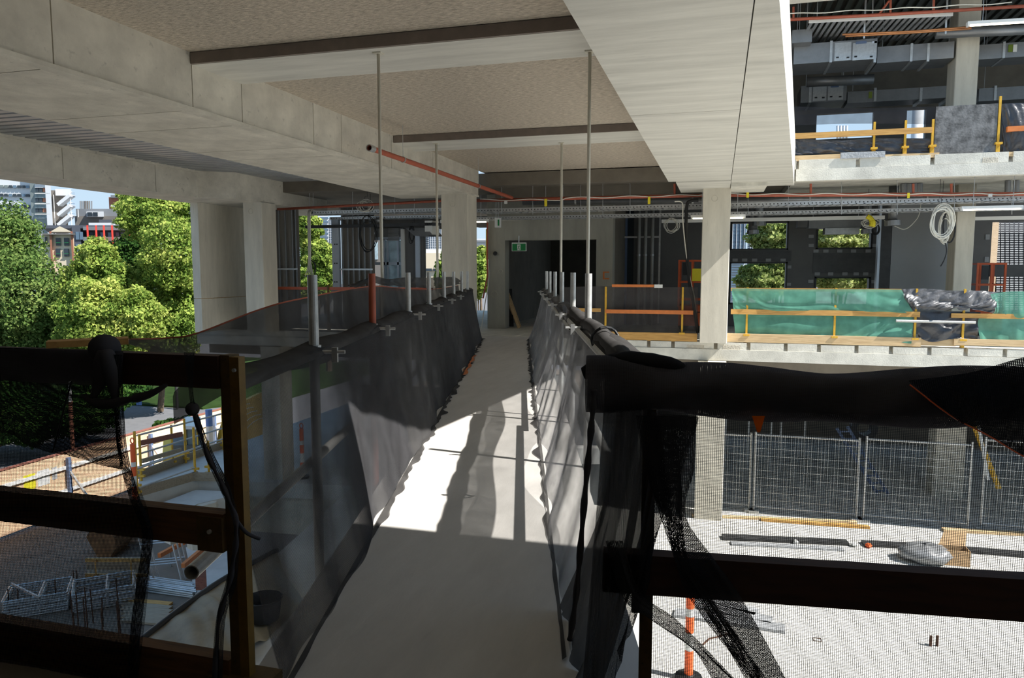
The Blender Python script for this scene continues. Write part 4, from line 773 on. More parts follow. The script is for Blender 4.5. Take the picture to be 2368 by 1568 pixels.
# scissor lifts
def lift(label, u0, u1, w0, w1, Y, mat, sheet=True):
    a, b = Yp(u0,w0,Y), Yp(u1,w0,Y); zt, zb = a[2], Yp(u0,w1,Y)[2]; x0, x1 = a[0], b[0]; t = thing('scissor_lift', label, 'lift', ((x0+x1)/2, Y+.3, 0))
    for X in (x0, (x0+x1)/2, x1):
        for y in (Y, Y+.7): MB().box(X-.02, X+.02, y-.02, y+.02, .55, zt).build('guard_post', mat, t)
    for z in (zt-.02, (zt+.62)/2, .72):
        for y in (Y, Y+.7): MB().box(x0, x1, y-.018, y+.018, z-.018, z+.018).build('guard_bar', mat, t)
        for X in (x0, x1): MB().box(X-.018, X+.018, Y, Y+.7, z-.018, z+.018).build('guard_bar', mat, t)
    MB().box(x0, x1, Y, Y+.7, .45, .58).build('platform', mat, t); MB().box(x0, x1, Y, Y+.7, .12, .42).build('chassis', mat, t)
    for X in (x0+.12, x1-.12):
        for y in (Y+.05, Y+.65): MB().tube([(X,y-.04,.12),(X,y+.04,.12)], .118, 14).build('wheel', 'cable_black', t)
    if sheet: MB().box((x0+x1)/2, (x0+x1)/2+.22, Y-.03, Y-.02, zt-.48, zt-.2).build('manual_box', 'tag_yellow', t)
    MB().box(x0+.08, x0+.2, Y-.03, Y+.04, zt-.35, zt-.06).build('control_box', 'cable_black', t)
lift('orange scissor lift cage with yellow box behind the black hose', 1571, 1632, 601, 668, 17.2, 'lift_orange'); lift('dark orange scissor lift cage in front of the brick window', 2262, 2326, 608, 670, 17.6, 'lift_orange', False)
# ducts hung at the windows
def spigot(label, u, w0, w1, w2, r0, r1, Y):
    t = thing('duct_spigot', label, 'duct', Yp(u,w2,Y)); MB().tube([(Yp(u,w0,Y)[0],Y,3.16), Yp(u,w1,Y)], r0, 16).build('neck', 'duct_metal', t, smooth=True); MB().tube([Yp(u,w1,Y), Yp(u,w2,Y)], r1, 16).build('collar', 'duct_metal', t)
spigot('round metal duct spigot in front of the smooth partition', 2064, 490, 510, 522, .09, .15, 16.4); spigot('dark round duct spigot over the upper left window', 1755, 480, 512, 522, .1, .15, 17.6); spigot('small dark duct spigot below the upper left window head', 1741, 520, 532, 541, .1, .13, 17.8); spigot('round duct spigot between window and partition', 2004, 495, 530, 540, .09, .12, 17.6)
t = thing('fan_unit', 'grey ducted fan unit hung over the upper right window', 'duct', Yp(1930,540,18)); MB().ybox(1870, 505, 1992, 527, 18.0, .5).build('body', 'duct_metal', t); MB().ybox(1845, 510, 1868, 526, 17.9, .4).build('end_box', 'wrap_grey', t); MB().ybox(1908, 527, 1988, 541, 17.95, .4).build('outlet', 'galvanised', t)
for u in (1880, 1985): q = Yp(u,506,18.25); MB().tube([q-np.array([0,0,.02]), (q[0],q[1],3.19)], .007, 6).build('drop_rod', 'galvanised', t)
t = thing('extract_hood', 'dark metal extract hood hung by the pale wall opening', 'hood', Yp(975,545,15.9)); z1, z0 = Yp(975,527,15.9)[2], Yp(975,545,15.9)[2]; a, b = Yp(938,535,15.9)[0], Yp(1003,535,15.9)[0]
MB().hexa([(a+.25,15.8,z0),(b,15.8,z0),(b,16.5,z0),(a+.25,16.5,z0),(a,15.9,z1),(b-.15,15.9,z1),(b-.15,16.4,z1),(a,16.4,z1)]).build('cone', 'stud_metal', t); MB().box(b-.2, b-.02, 15.85, 16.3, z0, z1+.16).build('side_flap', 'white_plastic', t)
MB().tube([Yp(872+k,509,15.8+.02*k) for k in range(0,14,2)], .06, 10).build('flex_duct', 'duct_metal', label='short silver flexible duct on the tree-side tray', cat='duct', smooth=True)
t = thing('pipe_riser', 'red and yellow conduits clipped up the edge of the core', 'pipe', Yp(1124,760,KY-.1))
MB().tube([Yp(1127,510,KY-.1), Yp(1127,600,KY-.1), Yp(1127,640,KY-.12), Yp(1117,690,KY-.2)], .02, 8).build('red_conduit', 'pipe_red', t); MB().tube([Yp(1125,530,KY-.08), Yp(1125,600,KY-.08)], .016, 8).build('yellow_conduit', 'tag_yellow', t); MB().tube(catmull([Yp(1129,600,KY-.1), Yp(1130,650,KY-.1), Yp(1122,700,KY-.3), Yp(1113,760,KY-1)], 16), .012, 6).build('grey_cable', 'cable_white', t)
for u in (2020, 2044, 2068, 2092): MB().tube([(Yp(u*.5+1080,425,15.9)[0],15.9,3.06), Yp(u*.5+1080,455,15.9)], .06, 12).build('vertical_duct', 'duct_metal', label='short silver vertical pipe above the red pipe near the coil', cat='pipe', group='silver stub pipes')
for u in (2330, 2350): MB().tube([(Yp(u,428,15.9)[0],15.9,3.06), Yp(u,455,15.9)], .05, 12).build('vertical_duct', 'duct_metal', label='short silver vertical pipe above the red pipe near the lit batten', cat='pipe', group='silver stub pipes by the batten')
# ================================================================== UPPER FLOOR
for u, lb in ((2022,'yellow upper-floor edge post at the wide sky opening'), (2094,'yellow upper-floor edge post beside the narrow sky opening'), (2157,'yellow upper-floor edge post at the stained black board'), (2309,'tall yellow upper-floor edge post right of the stained board')):
    X = epost(lb, u, 300, UZ, group='upper edge posts', h=.95 if u > 2300 else .62)
def urail(lb, u0, w0, u1, w1, mat, y=EY-.045, t=.035, name='guard_rail', cat='rail'): return MB().ybox(u0, w0, u1, w1, y, t).build(name, mat, label=lb, cat=cat)
urail('timber mid rail across the upper-floor sky openings', 1832, 301, 2156, 314, 'timber_orange'); urail('pale toe board at the near end of the upper floor', 1834, 358, 1943, 371, 'timber_pale', EY-.05, .04, 'toe_board', 'board')
urail('pale toe board below the upper sky openings', 2046, 355, 2172, 366, 'timber_pale', EY-.05, .04, 'toe_board', 'board'); urail('pale toe board right of the stained board', 2303, 350, 2430, 360, 'timber_pale', EY-.05, .04, 'toe_board', 'board')
urail('grey splashed plank standing on the upper slab edge', 1944, 351, 2047, 365, 'bag_grey', EY-.09, .02, 'plank', 'plank')
t = MB().ybox(2162, 243, 2305, 362, EY-.01, .02).build('stained_board', 'board_black', label='black board splashed with pale concrete on the upper floor edge', cat='board')
t = thing('dark_screen', 'dark translucent screen across the upper-floor openings', 'screen', P(2000,350,y=EY)); MB().grid(ysheet([[(1828,246,0),(1990,250,.0),(2170,246,.0)], [(1830,290,.01),(1990,286,.0),(2170,288,.0)]], EY+.02, 40, 8, .004, 9, 61)).build('upper_sheet', 'screen_dark', t, smooth=True)
MB().grid(ysheet([[(1830,318,.03),(1930,325,.0),(2020,320,.0),(2158,320,.0)], [(1832,358,.03),(1930,354,.0),(2020,356,.0),(2158,354,.0)]], EY+.02, 80, 16, .02, 12, 63, True)).build('lower_sheet', 'tarp_black', t, smooth=True)
t = thing('plastic_sheet', 'black plastic sheet bundled at the right end of the upper floor', 'plastic sheet', P(2340,350,y=EY)); MB().grid(ysheet([[(2316,240,0),(2368,238,0),(2440,238,0)], [(2318,290,-.03),(2368,292,-.05),(2440,292,-.03)], [(2316,350,0),(2368,348,-.05),(2440,350,0)]], EY+.03, 50, 40, .03, 9, 65, True)).build('sheet', 'tarp_black', t, smooth=True)
MB().tube([Yp(1950,187,18.4), (Yp(1950,187,18.4)[0],18.4,6.9)], .008, 6).build('duct_hanger', 'galvanised', label='thin rod holding the round grey duct on the upper floor', cat='rod')
urail('orange painted timber block on the black plastic of the upper floor', 2330, 290, 2430, 302, 'orange_paint', EY-.06, .1, 'timber_block', 'timber')
def hduct(label, u0, w0, u1, w1, Y, dep, bands=(), doors=(), mat='duct_metal', tags=()):
    t = thing('rectangular_duct', label, 'duct', Yp((u0+u1)/2, w1, Y)); MB().ybox(u0, w0, u1, w1, Y, dep).build('body', mat, t)
    for u in bands: MB().ybox(u-3, w0-2, u+3, w1+2, Y-.02, dep+.04).build('flange', 'galvanised', t)
    for (a, b, c, d) in doors:
        p = MB().ybox(a, b, c, d, Y-.015, .014).build('access_panel', 'galvanised', t)
        for uu in (a+7, c-7): MB().ybox(uu-3, d-9, uu+3, d-6, Y-.03, .015).build('latch', 'cable_black', p)
    for (a, b, c, d, mt) in tags: MB().ybox(a, b, c, d, Y-.02, .004).build('sticker', mt, t)
    za = 6.9
    for u in (u0+12, u1-12): q = Yp(u, w0, Y+dep*.5); MB().tube([q-np.array([0,0,.05]), (q[0],q[1],za)], .007, 6).build('drop_rod', 'galvanised', t)
    return t
D1 = 16.0
hduct('large grey air handling unit with two access panels on the upper floor', 1836, 96, 2028, 142, D1, .9, (1922,2024), ((1930,98,1968,140),(1972,98,2022,138)), tags=((1979,95,2004,101,'blue_paint'),(2017,95,2028,100,'light_blue_frame')))
hduct('tapered silver duct right of the large air handling unit', 2029, 102, 2206, 140, D1+.2, .7, (2108,2147)); hduct('silver duct right of the upper column with a green sticker', 2264, 98, 2430, 132, D1+.5, .6, (2322,), tags=((2332,103,2342,120,'leaf_lime'),(2343,103,2352,120,'white_plastic')))
D2 = 19.6
hduct('smaller grey air handling unit deep in the upper floor', 1852, 196, 1958, 235, D2, .9, (1874,), ((1880,199,1911,233),(1915,199,1950,231)), tags=((1921,195,1940,202,'blue_paint'),)); hduct('long grey duct deep in the upper floor with a green sticker', 1960, 205, 2204, 232, D2+.1, .6, (2024,2130,2192), tags=((2009,212,2017,227,'leaf_lime'),))
hduct('long grey duct behind the upper column', 2264, 200, 2430, 230, D2+.1, .6, (2302,))
hduct('small grey box duct under the ceiling by the beam edge', 1832, 68, 1878, 98, D1-.3, .5)
hpipe('round grey duct behind the large air handling unit', [(1866,190),(2020,183)], .11, 'duct_metal', 18.4, 'round_duct', 14); hpipe('silver lagged pipe right of the copper pipes', [(2164,78),(2430,66)], .09, 'duct_metal', 15.9, 'lagged_pipe', 12)
for f_ in (.15, .8): q = Yp(1955+290*f_, 80-16*f_, 15.5); MB().bar(q+np.array([0,0,-.09]), (q[0],q[1],6.9), .03, .02, up=(0,1,0)).build('pipe_bracket', 'galvanised', label='flat steel strap holding the slanting copper pipes, %s' % ('away from the column' if f_ < .5 else 'next to the column'), cat='strap')
for k, lb in enumerate(('upper copper pipe slanting under the slatted tray', 'lower copper pipe slanting under the slatted tray')): hpipe(lb, [(1948+7*k,80+4*k),(2120,72+3*k),(2246,62+4*k)], .02, 'copper', 15.5, 'copper_pipe', 8)
t = thing('sprinkler_pipe', 'red sprinkler pipe under the upper-floor ceiling', 'pipe', Yp(2100,30,15.2)); MB().tube([Yp(1812,46,15.2), Yp(2060,33,15.2), Yp(2440,10,15.2)], .03, 10).build('pipe_run', 'pipe_red', t, smooth=True)
for u0, w0, u1, w1 in ((1835,46,1835,16), (2059,33,2060,-20), (2032,34,2056,2), (2159,27,2160,-20)): MB().tube([Yp(u0,w0,15.2), Yp(u1,w1,15.2)], .02, 8).build('branch', 'pipe_red', t)
m = MB().tube([Yp(1812+16*k, 33-20*k*16/400-1.5*math.sin(k*.8), 15.1) for k in range(34)], .01, 6).build('white_cable', 'cable_white', label='white cable slung below the upper-floor ceiling', cat='cable', smooth=True)
t = thing('slatted_tray', 'wide galvanised slatted tray hung under the upper-floor ceiling', 'cable tray', Yp(2030,50,15.4)); a, b = Yp(1870,50,15.3), Yp(2204,33,15.3)
MB().bar(a, b, .01, .06).build('front_rail', 'white_plastic', t)
for k in range(24): q = a+(b-a)*(k+.5)/24; MB().bar(q+np.array([0,0,-.03]), q+np.array([-.1,1.3,-.05]), .055, .012).build('slat', 'stud_metal', t)
for f in (.06, .45, .86): q = a+(b-a)*f; MB().tube([q, q+np.array([0,0,1.2])], .006, 6).build('hanger', 'galvanised', t)
batten('lit batten light under the upper-floor ceiling', 2236, 55, 2420, 44, 15.0)
# corrugated soffit of the upper floor
m = MB(); x = 0.8
while x < 12: m.box(x, x+.1, YF+1.5, UY, 6.88, 6.94); x += .2
m.build('soffit_ribs', 'deck_dark', kind=S)
# ================================================================== COURT
FY = 15.25
def fence(label, u0, u1, w0, w1, Y):
    a, b = P(u0,w1,y=Y)[0], P(u1,w1,y=Y)[0]; z0, z1 = PZ+.12, P((u0+u1)/2,w0,y=Y)[2]; t = thing('fence_panel', label, 'fence', ((a+b)/2, Y, PZ))
    for X in (a, b): MB().tube([(X,Y,PZ+.01),(X,Y,z1+.06)], .021, 10).build('post', 'tube_steel', t)
    for z in (z0, z1): MB().tube([(a,Y,z),(b,Y,z)], .019, 10).build('frame_bar', 'tube_steel', t)
    m = MB(); x = a+.06
    while x < b-.02: m.box(x-.0022, x+.0022, Y-.002, Y+.002, z0, z1); x += .062
    z = z0+.15
    while z < z1: m.box(a, b, Y-.004, Y-.0, z-.003, z+.003); z += .15
    m.build('wire_mesh', 'tube_steel', t, kind='stuff')
    for X in (a, b): MB().box(X-.1, X+.1, Y-.12, Y+.12, PZ+.002, PZ+.05).build('foot_block', 'tube_steel', t)
fence('temporary mesh fence panel across the lower sunlit column base', 1475, 1732, 1000, 1192, FY+.05); fence('temporary mesh fence panel with the orange tie above it', 1742, 1980, 1012, 1197, FY)
fence('temporary mesh fence panel in front of the round-shadowed column', 1996, 2238, 1022, 1206, FY+.02); fence('temporary mesh fence panel at the court end beside the yellow prop', 2268, 2520, 1024, 1215, FY+.1)
MB().hexa([px_on(1739,962,-.07), px_on(1769,962,-.07), px_on(1769,962,-.06), px_on(1739,962,-.06), px_on(1751,1000,-.07), px_on(1758,1000,-.07), px_on(1758,1000,-.06), px_on(1751,1000,-.06)]).build('ribbon_tie', 'ribbon_orange', label='orange ribbon tied under the wrapped top rail', cat='ribbon')
def onp(u, w, h=0.0): return P(u, w, z=PZ)+np.array([0,0,h])
def gbar(label, u0, w0, u1, w1, wd, h, mat, name='plank', cat='plank'): return MB().bar(onp(u0,w0,h/2+.003), onp(u1,w1,h/2+.003), wd, h).build(name, mat, label=label, cat=cat)
gbar('long timber plank at the foot of the fence, nearer the column', 1600, 1194, 1980, 1210, .1, .04, 'timber_pale'); gbar('second timber plank stacked along the fence foot', 1760, 1204, 2010, 1222, .1, .045, 'timber_orange')
gbar('timber plank on the court floor beside the yellow prop', 2180, 1228, 2400, 1240, .12, .05, 'timber_pale'); gbar('dark long channel lying on the court floor', 1670, 1245, 1960, 1258, .2, .05, 'dark_steel', 'channel', 'channel'); gbar('second dark channel lying on the court floor behind the rubbish', 1995, 1260, 2112, 1266, .2, .05, 'dark_steel', 'channel', 'channel')
gbar('dark channel right of the rubbish pile', 2222, 1274, 2400, 1288, .2, .05, 'dark_steel', 'channel', 'channel'); gbar('grey strip of board on the court floor', 1690, 1258, 1950, 1272, .14, .03, 'bag_grey', 'board', 'board')
for (u0,w0,u1,w1), lb in zip(((1560,1420,1815,1458),(1600,1398,1785,1440),(1620,1385,1750,1422)), ('nearest grey plank in the stack by the orange delineator','middle grey plank in the stack by the orange delineator','furthest grey plank in the stack by the orange delineator')): gbar(lb, u0, w0, u1, w1, .22, .04, 'bag_grey')
# rubbish
t = thing('rubbish_bag', 'grey plastic rubbish bag slumped on the court floor', 'bag', onp(2140,1300)); q = onp(2140,1298)
m = MB(); m.ball((q[0],q[1],PZ+.14), (.42,.3,.16), 18, 10); r6 = random.Random(6); m.v = [(x*1+r6.uniform(-.02,.02), y+r6.uniform(-.02,.02), max(PZ+.003, z+r6.uniform(-.025,.025))) for x,y,z in m.v]; m.build('bag_body', 'wall_panel_grey', t, smooth=True)
t = thing('cardboard_box', 'open torn cardboard box beside the rubbish bag', 'box', onp(2205,1300)); q = onp(2205,1302)
MB().box(q[0]-.2, q[0]+.2, q[1]-.14, q[1]-.13, PZ+.002, PZ+.26).build('front_side', 'cardboard', t); MB().box(q[0]-.2, q[0]+.2, q[1]+.13, q[1]+.14, PZ+.002, PZ+.26).build('back_side', 'cardboard', t)
for s in (-1, 1): MB().box(q[0]+s*.2-.005, q[0]+s*.2+.005, q[1]-.14, q[1]+.14, PZ+.002, PZ+.26).build('end_side', 'cardboard', t)
MB().add([(q[0]-.2,q[1]+.135,PZ+.26),(q[0]+.2,q[1]+.135,PZ+.26),(q[0]+.25,q[1]+.28,PZ+.5),(q[0]-.1,q[1]+.26,PZ+.44)], [(0,1,2,3)]).build('raised_flap', 'cardboard', t)
for u, w, mt, lb in ((2170,1280,'white_plastic','crumpled white packaging by the torn cardboard box'), (2210,1276,'blue_plastic','crumpled blue packaging by the torn cardboard box'), (2190,1284,'orange_plastic','small orange wrapper by the torn cardboard box'), (2008,1266,'orange_plastic','small orange scrap on the court floor'), (1840,1258,'white_plastic','small white scrap on the dark channel'), (1975,1264,'white_plastic','white paper scrap between the dark channels')):
    q = onp(u, w); m = MB(); m.ball((q[0],q[1],PZ+.04), (.09 if 'scrap' not in lb else .05,.07,.038), 9, 6); m.v = [(x+r6.uniform(-.015,.015), y+r6.uniform(-.015,.015), z) for x,y,z in m.v]; m.build('litter', mt, label=lb, cat='litter')
# delineator post near the drape
def delineator(label, base, h=.95):
    t = thing('delineator_post', label, 'bollard', base); b = Vector([float(c) for c in base])
    MB().lathe(b, [(.16,.002),(.16,.05),(.07,.07),(.06,.08)], 16).build('rubber_base', 'cable_black', t); z = .08
    for k, (a, mt) in enumerate(((.3,'orange_plastic'),(.22,'white_plastic'),(.2,'orange_plastic'),(.1,'white_plastic'),(h-.9+.08,'orange_plastic'))): MB().lathe(b, [(.05,z),(.05,z+a*.99)], 14).build('band', mt, t, smooth=False); z += a
    MB().tube([b+Vector((0,0,z+.07))+Vector((.045*math.cos(k*math.pi/6),0,.06*math.sin(k*math.pi/6))) for k in range(12)], .013, 6, closed=True).build('handle_loop', 'orange_plastic', t)
delineator('orange and white delineator post on the court below the right railing', onp(1592,1572), 1.1); delineator('orange and white delineator post at the corner of the raised slab', P(313,1165,z=PZ), 1.2)
delineator('orange delineator post on the podium seen through the tree-side netting', P(700,1105,z=PZ), 1.1)
# bolts and marks on the court
t = thing('starter_bolts', 'pair of short dark bolts standing up from the court slab', 'bolt', onp(2158,1492))
for u in (2152, 2167): q = onp(u,1494); MB().tube([(q[0],q[1],PZ+.002),(q[0],q[1],PZ+.14)], .016, 10).build('bolt', 'rebar_rust', t)
for u, w in ((1890,1480),): q = onp(u,w); MB().tube([(q[0]+.05*sx,q[1]+.04*sy,PZ+.006) for sx,sy in ((-1,-1),(1,-1),(1,1),(-1,1))], .005, 5, closed=True).build('wire_tie', 'rebar_rust', label='small bent wire square on the bright court slab', cat='wire')
m = MB(); m.tube([onp(1625,1492,.006), onp(1640,1478,.006), onp(1660,1474,.006), onp(1680,1468,.006), onp(1700,1468,.006)], .012, 5).build('slab_crack', 'rebar_rust', label='dark jagged crack in the court slab by the delineator', cat='crack')
# under the far building
t = thing('tower_scaffold', 'pale scaffold frame standing behind the fence under the far building', 'scaffold', P(1790,1080,y=18.5))
for u in (1679, 1732, 1785, 1807, 1863): a = P(u,958,y=18.5); MB().tube([(a[0],18.5,PZ+.002),(a[0],18.5,-.64)], .024, 8).build('standard', 'tube_steel', t)
MB().tube([P(1675,968,y=18.5), P(1866,972,y=18.5)], .022, 8).build('ledger', 'tube_steel', t)
a, b = P(1935,990,y=17.8), P(1985,1090,y=17.8); t = thing('blue_ladder', 'pale blue ladder leaning under the far building behind the fence', 'ladder', (b[0],17.8,PZ)); o = np.array([.22,0,.05]); e = b+(b-a)*.6
for k in (0, 1): MB().bar(a+o*k, np.array([e[0],17.2,PZ+.01])+o*k*np.array([1,0,0]), .03, .06).build('stile', 'blue_paint', t)
for k in range(9): q = a+(np.array([e[0],17.2,PZ])-a)*(k+.5)/9; MB().bar(q, q+o*np.array([1,1,.3]), .03, .03).build('rung', 'blue_paint', t)
t = thing('push_pull_prop', 'yellow and white raking prop at the court end behind the fence', 'prop', onp(2310,1150)); MB().tube([P(2245,965,y=16.5), P(2310,1130,y=16.2)], .05, 10).build('outer_tube', 'yellow_paint', t); MB().tube([P(2260,965,y=16.0), P(2285,1110,y=15.8)], .03, 10).build('inner_tube', 'white_plastic', t)
t = thing('cable_reel', 'empty cable reel hub standing at the back of the lower floor', 'reel', P(1998,1000,z=PZ)); q = P(1998,990,y=21); MB().pipe((q[0],20.9,q[2]), (q[0],21.3,q[2]), .32, .14, 20).build('flange', 'dark_steel', t)
MB().box(-12, 20, 23.0, 23.1, PZ, PZ+.9).build('wall_lower_parapet', 'concrete_dark', kind=S)
t = thing('shade_net', 'loose black net corner with an orange hem cord on the right railing', 'net', px_on(2300,900,-.1))
MB().grid(sheet([[px_on(2100,880,-.085), px_on(2240,862,-.10), px_on(2368,826,-.10), px_on(2520,800,-.10)], [px_on(2160,930,-.09), px_on(2260,930,-.11), px_on(2380,920,-.11), px_on(2520,910,-.10)], [px_on(2200,962,-.09), px_on(2290,1010,-.11), px_on(2380,1062,-.11), px_on(2520,1120,-.10)]], 40, 24, .005, 10, 81)).build('corner_sheet', 'net_flap', t, smooth=True)
MB().tube(catmull([px_on(2104,890,-.092), px_on(2200,962,-.095), px_on(2290,1010,-.115), px_on(2380,1062,-.115), px_on(2520,1120,-.105)], 30), .0018, 6).build('hem_cord', 'orange_plastic', t)
# ================================================================== LEFT SITE
def G(u, w, h=0.0): return P(u, w, z=GZ)+np.array([0,0,h])
# raised slab edge boards and handrails
def S_(u, w, h=0.0): return P(u, w, z=PZ)+np.array([0,0,h])
for (u0,w0,u1,w1), lb in zip(((316,1150,457,1109),(446,1112,545,1113),(321,1108,540,1028)), ('grey timber edge board on the front of the raised slab','grey timber edge board on the short side of the raised slab by the post','long timber kick board on the back of the raised slab')):
    MB().bar(S_(u0,w0,.1), S_(u1,w1,.1), .05, .2).build('edge_board', 'timber_grey', label=lb, cat='board')
MB().prism([tuple(S_(u,w)[:2]) for u, w in ((322,1166),(452,1118),(530,1122),(520,1135),(455,1150),(400,1175),(340,1180))], PZ-.4, PZ-.15).build('cast_ledge', 'podium_concrete', kind=S)
t = thing('pile_cap', 'broken octagonal concrete pile head in front of the raised slab', 'concrete', S_(462,1150,-.5)); q = S_(462,1140,-.3); MB().lathe(q, [(.3,-.9),(.32,-.2),(.42,.0),(.4,.12),(.3,.14)], 8).build('cap', 'concrete', t)
for u, w, lb, h in ((318,1150,'tall yellow handrail post at the near corner of the raised slab',1.45),(430,1071,'yellow handrail post at the back of the raised slab',1.15),(452,1110,'yellow handrail post on the front board of the raised slab',1.25),(327,1112,'yellow handrail post behind the delineator on the raised slab',1.1),(400,1078,'yellow handrail post midway along the back of the raised slab',1.05),(517,1040,'yellow handrail post by the yellow machine cover',1.2),(484,1106,'short yellow handrail post on the raised slab by the net strip',.9)):
    q = S_(u, w); t = thing('handrail_post', lb, 'post', q, 'yellow handrail posts'); MB().tube([(q[0],q[1],PZ+.002),(q[0],q[1],PZ+h)], .028, 8).build('upright', 'yellow_paint', t)
    for z in (.1, .25): MB().box(q[0]-.1, q[0]+.1, q[1]-.03, q[1]+.03, PZ+z, PZ+z+.05).build('clamp', 'yellow_paint', t)
def lrail(lb, u0, w0, h0, u1, w1, h1, r=.024, mat='tube_steel'): MB().tube([S_(u0,w0,h0), S_(u1,w1,h1)], r, 8).build('handrail_tube', mat, label=lb, cat='rail')
lrail('upper grey tube rail along the front of the raised slab', 318, 1150, .62, 452, 1110, .75); lrail('lower grey tube rail along the back of the raised slab', 321, 1109, .3, 517, 1040, .3); lrail('middle grey tube rail along the back of the raised slab', 321, 1109, .6, 517, 1040, .6); lrail('top grey tube rail along the back of the raised slab', 321, 1109, 1.05, 517, 1040, 1.0)
lrail('low grey tube rail on the front of the raised slab', 318, 1150, .2, 452, 1110, .3)
MB().bar(S_(325,1109,.86), S_(424,1076,.80), .05, .12).build('handrail_plank', 'plank_red', label='red-brown timber plank fixed as a handrail on the raised slab', cat='plank')
MB().bar(S_(330,1107,.42), S_(420,1078,.42), .05, .1).build('handrail_plank', 'timber_grey', label='grey timber plank fixed below the red-brown handrail', cat='plank')
# hoarding along the street
HX = -21.6; t = thing('site_hoarding', 'plywood site hoarding along the street with blue posts and cream battens', 'fence', (HX, 24, GZ)); y = 8.0; k = 0
while y < 28.4:
    MB().box(HX-.02, HX, y+.004, y+1.2-.004, GZ+.002, GZ+2.1).build('plywood_panel', 'plywood' if y < 23.5 else 'plywood_cream', t); y += 1.2
for z in (.75, 1.55): MB().box(HX, HX+.09, 8, 28.4, GZ+z, GZ+z+.1).build('batten', 'white_paint', t)
MB().box(HX-.04, HX+.03, 8, 28.4, GZ+2.1, GZ+2.16).build('capping', 'plank_red', t)
for y in (19.6, 23.4, 27.2): MB().box(HX+.09, HX+.2, y-.06, y+.06, GZ+.002, GZ+1.95).build('post', 'blue_paint', t); MB().bar((HX+.15,y,GZ+1.5), (HX+1.4,y,GZ+.02), .06, .06).build('raker', 'tube_steel', t)
for y0, z0, w_, h_, mt in ((18.0,1.62,.42,.5,'tag_yellow'), (18.5,1.62,.45,.52,'white_plastic'), (19.05,1.7,.2,.42,'clip_grey'), (18.35,.62,.45,.45,'white_plastic'), (18.85,.62,.24,.45,'white_plastic')): MB().box(HX+.002, HX+.01, y0, y0+w_, GZ+z0-.4, GZ+z0-.4+h_).build('notice_board', mt, t)
# street lamp post, rusty
t = thing('lamp_post', 'rusty brown pole standing behind the hoarding seen through the net', 'post', (-19.6, 20.6, GZ)); q = G(175,1150); MB().tube([(q[0],q[1],GZ+.002),(q[0],q[1],GZ+3.6)], .07, 10).build('shaft', 'terracotta', t); MB().tube([(q[0],q[1],GZ+3.6),(q[0],q[1],GZ+5.2)], .06, 10).build('head', 'clip_grey', t)
# site shelter, timber heap, water drum
t = thing('site_shelter', 'small yellow-topped site shelter with white posts beside the hoarding', 'shelter', G(220,1150)); a, b = PF(203,1140,26.5), PF(240,1140,26.5); z0 = GZ
for q in (a, b, a+_F*1.0, b+_F*1.0): MB().tube([(q[0],q[1],z0+.002),(q[0],q[1],z0+1.25)], .04, 8).build('leg', 'white_plastic', t)
k = np.array([0,0,1.0]); c0 = [np.array([q[0],q[1],z0+1.25]) for q in (a,b,b+_F,a+_F)]; MB().hexa(c0+[q+np.array([0,0,.28]) for q in c0]).build('roof', 'machine_yellow', t); c1 = [np.array([q[0],q[1],z0+.3]) for q in (a+_F*.9,b+_F*.9,b+_F,a+_F)]; MB().hexa(c1+[q+k*.95 for q in c1]).build('back_panel', 'terracotta', t)
for i in range(9):
    a, b = G(100+i*5, 1142-i*2, .05+.09*(i//3)), G(178+i*3, 1116-i*1.5, .08+.09*(i//3)); MB().bar(a, b, .12, .07).build('scrap_plank', 'plank_red' if i % 3 == 0 else 'timber_grey', label='old plank in the heap beside the site shelter', cat='plank', group='heap of old planks')
q = G(192,1144); t = thing('water_drum', 'blue drum with a white cone cover beside the site shelter', 'drum', q); MB().lathe(q, [(.3,.002),(.3,.5),(.28,.52)], 16).build('drum', 'blue_plastic', t); MB().lathe(q, [(.28,.52),(.05,1.05),(.02,1.1)], 16).build('cover', 'white_plastic', t)
# yellow roller
t = thing('road_roller', 'yellow road roller parked behind the raised slab', 'roller', PF(420,1100,22)); D = 22.0
MB().fbox(377, 1049, 462, 1100, D, 2.2).build('body', 'machine_yellow', t); MB().fbox(400, 1030, 470, 1049, D+.2, 1.6).build('hood', 'wrap_grey', t)
c = MB().fbox(428, 990, 462, 1030, D+.3, 1.4).build('cab', 'pale_glass', t); MB().fbox(425, 985, 466, 993, D+.2, 1.6).build('cab_roof', 'white_plastic', t)
for u in (428, 455): MB().fbox(u, 992, u+3, 1031, D+.26, .06).build('cab_pillar', 'machine_yellow', t)
a = PF(388,1115,D+.3); MB().tube([a, a+_F*1.8], .55, 24).build('drum', 'dark_steel', t)
fc = bpy.data.curves.new('lettering', 'FONT'); fc.body = 'BOMAG'; fc.size = .42; fc.extrude = .004; fo = bpy.data.objects.new('lettering', fc); COL.objects.link(fo)
a = PF(393,1083,D-.012); fo.location = tuple(a-np.array([0,0,.0])); fo.rotation_euler = (math.radians(90), 0, YAW); bpy.context.view_layer.update()
me = bpy.data.meshes.new_from_object(fo.evaluated_get(bpy.context.evaluated_depsgraph_get())); bpy.data.objects.remove(fo); o = bpy.data.objects.new('lettering', me); COL.objects.link(o); me.materials.clear(); me.materials.append(M['blue_paint'])
o.parent = t; o.location = Vector([float(x) for x in a])-WORLD_AT[t.name]; o.rotation_euler = (math.radians(90), 0, YAW)
t = thing('machine_cover', 'tall rounded yellow machine cover beside the roller', 'machine', PF(530,1080,24)); prof = [(500+70*(1-math.cos(k*math.pi/16)), 1050-125*math.sin(k*math.pi/16)) for k in range(9)]
